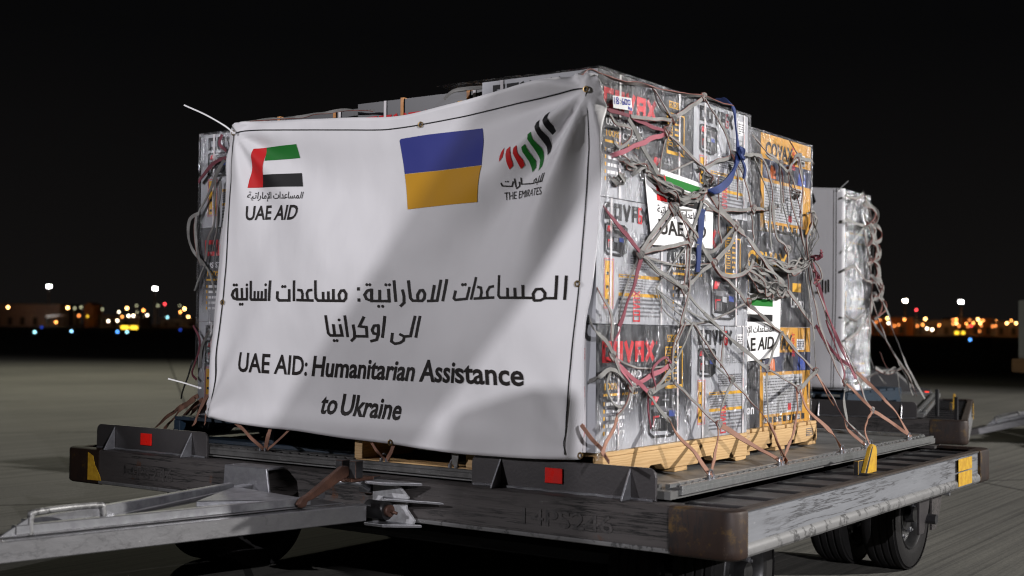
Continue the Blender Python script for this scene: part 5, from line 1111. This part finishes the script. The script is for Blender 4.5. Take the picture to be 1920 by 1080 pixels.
for u, v, key, r, lab in ((105, 604, 'orange', .36, 'low orange lamp under the pale canopy at left'), (140, 578, 'dim', .4, 'left one of two dim greenish lamps beside the orange gable'), (152, 576, 'dim', .4, 'right one of two dim greenish lamps beside the orange gable'), (164, 593, 'yellow', .36, 'yellow lamp below the orange gable'), (148, 592, 'dull', .42, 'dull red orange lamp left of the yellow one'), (192, 580, 'dim', .36, 'faint grey lamp alone right of the orange gable'),
                          (223, 585, 'pale', .28, 'small pale lamp upper left of the white pair'), (229, 594, 'orange', .3, 'pale orange lamp just left of the white pair'), (203, 602, 'pale', .36, 'left one of two low warm lamps'), (220, 601, 'pale', .36, 'right one of two low warm lamps'), (241, 592, 'pale', .36, 'left one of a close pair of white lamps'), (250, 592, 'pale', .4, 'right one of a close pair of white lamps'),
                          (256, 573, 'dim', .34, 'dim lamp high above the white pair'), (257, 585, 'dim', .3, 'faint lamp just above the white pair'), (269, 582, 'orange', .4, 'orange lamp right of the white pair'), (276, 591, 'pale', .36, 'pinkish white lamp right of the white pair'), (296, 573, 'dim', .36, 'dim greenish lamp under the second mast'), (309, 570, 'red', .36, 'red beacon right of the second mast'), (314, 595, 'cyan', .36, 'pale cyan lamp below the red beacon'), (337, 573, 'dim', .28, 'faint greenish lamp above the orange ones at left'), (338, 585, 'orange', .38, 'duller orange lamp left of the brightest near the load'), (353, 594, 'amber', .36, 'yellowish lamp touching the left side of the near load')):
    far_lamp(u, v, key, 420, r, lab, group=GL)
for u, v, r, lab in ((1664, 597, .4, 'bright amber lamp seen through the farther net'), (1735, 598, .4, 'bright amber lamp between the two right masts'), (1834, 599, .4, 'bright amber lamp right of the cold white mast'), (1888, 606, .38, 'bright amber lamp near the right edge, left one of two'), (1905, 606, .38, 'bright amber lamp near the right edge, right one of two')): far_lamp(u, v, 'amber', 415, r, lab, group=GR, light=520)
for u, v in ((1643, 604), (1650, 600), (1672, 599), (1685, 609), (1696, 599), (1745, 604), (1720, 611), (1730, 609), (1761, 610), (1781, 610), (1787, 600), (1793, 599), (1787, 607), (1798, 611), (1812, 607), (1818, 600), (1815, 612), (1825, 606), (1840, 611), (1843, 601), (1852, 609), (1868, 602), (1861, 612), (1867, 611), (1896, 601), (1837, 621), (1627, 602), (1677, 611), (1705, 612)):
    far_lamp(u, v, random.choice(('dull', 'orange', 'dull')), random.uniform(410, 440), random.uniform(.28, .40), 'small orange lamp in the crowded distant row right of the loads', group='small orange lamps of the far right row')
for u, v, key, r, lab in ((1738, 616, 'pale', .4, 'left one of two low warm white lamps right of the farther net'), (1748, 618, 'pale', .42, 'right one of two low warm white lamps right of the farther net'), (1666, 606, 'pale', .36, 'pale lamp under the bright amber one at the farther net'), (1793, 606, 'amber', .34, 'amber lamp under the cold white mast'), (1838, 606, 'amber', .34, 'amber lamp just under the bright one right of the mast'), (1718, 581, 'red', .36, 'red beacon high between the right masts'), (1821, 611, 'red', .3, 'low red lamp right of the cold white mast')): far_lamp(u, v, key, 420, r, lab, group=GR)
def low_light(u, v, key, dist, label, r=.07, group='taxiway edge lights'):
    r *= .75
    p = atD(u, v, dist); mb = MB(); z = max(p.z, .18); mb.tube([(0, 0, 0), (0, 0, z)], .03, M_DARK, 8); mb.tube([(0, 0, z), (0, 0, z+r), (0, 0, z+1.7*r), (0, 0, z+2*r)], [r, r, r*.7, .01], GLOW[key], 10)
    o = mb.build('taxiway_light', None, smooth=50); o.location = (p.x, p.y, 0); tag(o, label, 'taxiway light', group)
for u, v, key, dist, r, lab in ((65, 628, 'cyan', 122, .13, 'cyan taxiway light farthest left'), (78, 615, 'deep', 190, .17, 'faint deep blue light above the leftmost cyan one'), (134, 623, 'sky', 140, .14, 'blue light between the leftmost cyan one and the yellow signs'), (220, 625, 'blue', 138, .14, 'blue light below the left yellow sign'), (238, 624, 'cyan', 138, .14, 'cyan light below the yellow signs'), (338, 620, 'deep', 160, .15, 'faint deep blue light beside the near load'), (1819, 639, 'blue', 150, .15, 'single blue light at far right')): low_light(u, v, key, dist, lab, r)
def guide_sign(u, v, w, dist, label):
    p = atD(u, v, dist); mb = MB(); t = thing('taxiway_sign', label, 'sign', (p.x, p.y, 0), YAW, 'yellow taxiway signs'); z = max(.55, p.z)
    mb.box((-w/2, 0, z-.3), (w/2, .2, z+.3), M_DARK); mb.box((-w/2+.1, .05, 0), (-w/2+.2, .15, z-.301), M_DARK); mb.box((w/2-.2, .05, 0), (w/2-.1, .15, z-.301), M_DARK); mb.build('housing', t); mb = MB(); mb.box((-w/2+.05, -.02, z-.25), (w/2-.05, -.001, z+.25), GLOW['yellow']); mb.build('face', t)
guide_sign(234, 615, 1.3, 210, 'left one of two lit yellow taxiway signs'); guide_sign(251, 615, 1.3, 210, 'right one of two lit yellow taxiway signs'); guide_sign(1794, 624, .9, 260, 'small yellow taxiway sign under the cold white mast, left one'); guide_sign(1806, 624, .7, 260, 'small yellow taxiway sign under the cold white mast, right one')
def hall(u0, u1, vtop, dist, depth, m, label, name='airport_building', gable=0, cat='building'):
    a, b = atD(u0, vtop, dist), atD(u1, vtop, dist); hgt = (a.z+b.z)/2; w = (Vector((b.x, b.y))-Vector((a.x, a.y))).length; mid = (a+b)/2
    t = thing(name, label, cat, (mid.x, mid.y, 0), YAW, 'low buildings beyond the airfield'); mb = MB()
    mb.box((-w/2, 0, 0), (w/2, depth, hgt), m); mb.build('wall', t)
    mb = MB()
    if gable: mb.prism([(-w/2-.2, -.2, hgt+.001), (w/2+.2, -.2, hgt+.001), (0, -.2, hgt+gable)], (0, depth+.4, 0), m)
    else: mb.box((-w/2-.15, -.15, hgt+.001), (w/2+.15, depth+.15, hgt+.35), M_POLE)
    mb.build('roof', t, fix=True); k = -w/2+1.2
    while k < w/2-2.2: mb = MB(); mb.box((k, -.05, .4), (k+1.6, -.004, min(3.0, hgt*.6)), M_DARK); mb.build('door', t); k += 4.2
    return t
M_HALL = mat('pinkish render', (.30, .24, .22), (.22, .17, .155), .6, .8); M_HALLO = mat('orange cladding', (.42, .17, .04), (.30, .11, .025), .8, .7); M_HALLG = mat('grey sheet cladding', (.24, .22, .20), (.16, .15, .14), .4, .7)
hall(-40, 112, 571, 428, 22, M_HALL, 'long low pinkish hangar at the left edge of the horizon'); hall(158, 176, 574, 432, 9, M_HALLO, 'small orange gabled building right of the long hangar', gable=1.2); hall(180, 262, 592, 436, 14, M_HALLG, 'low grey shed behind the white lamps at left'); hall(300, 420, 598, 440, 12, M_HALLG, 'low grey shed running behind the near load at left')
hall(1560, 1712, 596, 431, 18, M_HALLO, 'long orange lit shed behind the farther load'); hall(1716, 1790, 602, 433, 14, M_HALLG, 'lower shed between the two right masts'); hall(1794, 1862, 598, 436, 14, M_HALLO, 'orange lit shed right of the cold white mast'); hall(1866, 1990, 604, 431, 14, M_HALL, 'low pale shed at the right picture edge')
p = atD(102, 593, 418); t = thing('canopy', 'pale sloping canopy lit in front of the long hangar', 'canopy', (p.x, p.y, 0), YAW); mb = MB(); mb.prism([(-2.6, 0, p.z-.4), (2.8, 0, p.z+.3), (2.8, 0, p.z+.6), (-2.6, 0, p.z+.3)], (0, 3, 0), M_WHITEP); mb.build('roof', t, fix=True)
for x in (-2.3, 2.4): mb = MB(); mb.box((x-.1, .3, 0), (x+.1, .5, p.z-.3), M_POLE); mb.build('post', t)
L = bpy.data.lights.new('canopy_light', 'POINT'); L.energy = 300; L.color = (1, .95, .9); L.shadow_soft_size = .3; q = bpy.data.objects.new('canopy_light', L); COL.objects.link(q); q.parent = t; q.location = (-2, -3, p.z+1)
def crate(u, v, dist, w, h, label):
    p = atD(u, v, dist); t = thing('freight_container', label, 'container', (p.x, p.y, 0), YAW); z0 = max(0, p.z); mb = MB(); mb.box((-w/2, 0, 0), (w/2, w, h), M_HALL)
    k = -w/2
    while k < w/2-.1: mb.box((k+.05, -.04, .08), (k+.14, -.003, h-.08), M_HALL); k += .24
    mb.build('body', t); mb = MB(); mb.box((-w/2-.03, -.05, h+.001), (w/2+.03, w+.03, h+.08), M_POLE); mb.build('rail', t)
crate(1848, 648, 88, .9, .75, 'small brown container standing far out at right')
# wrapped load cut by the right edge of the picture
p = atD(1972, 640, 14.5); t = thing('wrapped_load', 'pale wrapped load cut by the right picture edge above the third dolly', 'load', (p.x, p.y, 0), th3+HP); mb = MB()
mb.box((-.14, -.6, .82), (.5, .6, 1.50), M_CARD); mb.build('boxes', t, bevel=.01); mb = MB(); mb.box((-.20, -.65, .66), (.56, .65, .818), M_WOODD); mb.build('base', t, bevel=.01)

# unseen shadow caster added behind the viewpoint, between a floodlight and the banner: its inclined boom shades a band of the cloth
def half(u, v, k=.5): x, z = onB(u, v); p = Vector((x, baseY(x), z)); return p+(L2P-p)*k
b1, b0 = half(1000, 290), half(775, 620); d = (b1-b0).normalized(); a0, a1 = b0-d*.35, b1+d*.22; sd = Vector((d.y, -d.x, 0)).normalized(); up = d.cross(sd).normalized()
if up.z < 0: up = -up
t = thing('shadow_caster', 'unseen boom on wheels added behind the viewpoint to shade the banner', 'shadow caster', (a0.x, a0.y, 0))
def lw(P): return [p-Vector((a0.x, a0.y, 0)) for p in P]
for nm, lo, hi, m in (('shadow_caster_boom', -.05, .05, M_YEL), ('shadow_caster_top', .0505, .058, M_TYRE)):
    mb = MB(); mb.prism(lw([a0+up*lo-sd*.1, a1+up*lo-sd*.1, a1+up*hi-sd*.1, a0+up*hi-sd*.1]), sd*.2, m); mb.build(nm, t, bevel=.004, fix=True)
mb = MB(); mb.box((-.4, -.9, .35), (.5, 1.6, .70), M_WHITEP); mb.box((-.06, .2, .701), (.06, .35, a0.z), M_DARK); mb.build('chassis', t, bevel=.02)
for x in (-.45, .55):
    for y in (-.5, 1.2):
        mb = MB(); mb.lathe([(-.09, 0), (-.09, .2), (-.07, .26), (.07, .26), (.09, .2), (.09, 0)], Matrix.Translation((x, y, .26)), M_TYRE, 24); mb.build('wheel', t, smooth=40, fix=True)

# the net's shortest strap ends become one part, the hundred that show largest stay parts of their own
st = sorted((o for o in COL.objects if o.parent == near_net and o.name.split('.')[0] == 'strap'), key=lambda o: -sum(p.area for p in o.data.polygons))
mb = MB()
for o in st[98:]:
    k = len(mb.v); mb.v += [v.co.copy() for v in o.data.vertices]
    for p in o.data.polygons: mb.f.append([i+k for i in p.vertices]); mb.m.append(mb.mi(o.data.materials[p.material_index]))
    bpy.data.objects.remove(o)
tag(mb.build('strap_ends', near_net, smooth=50), kind='stuff')
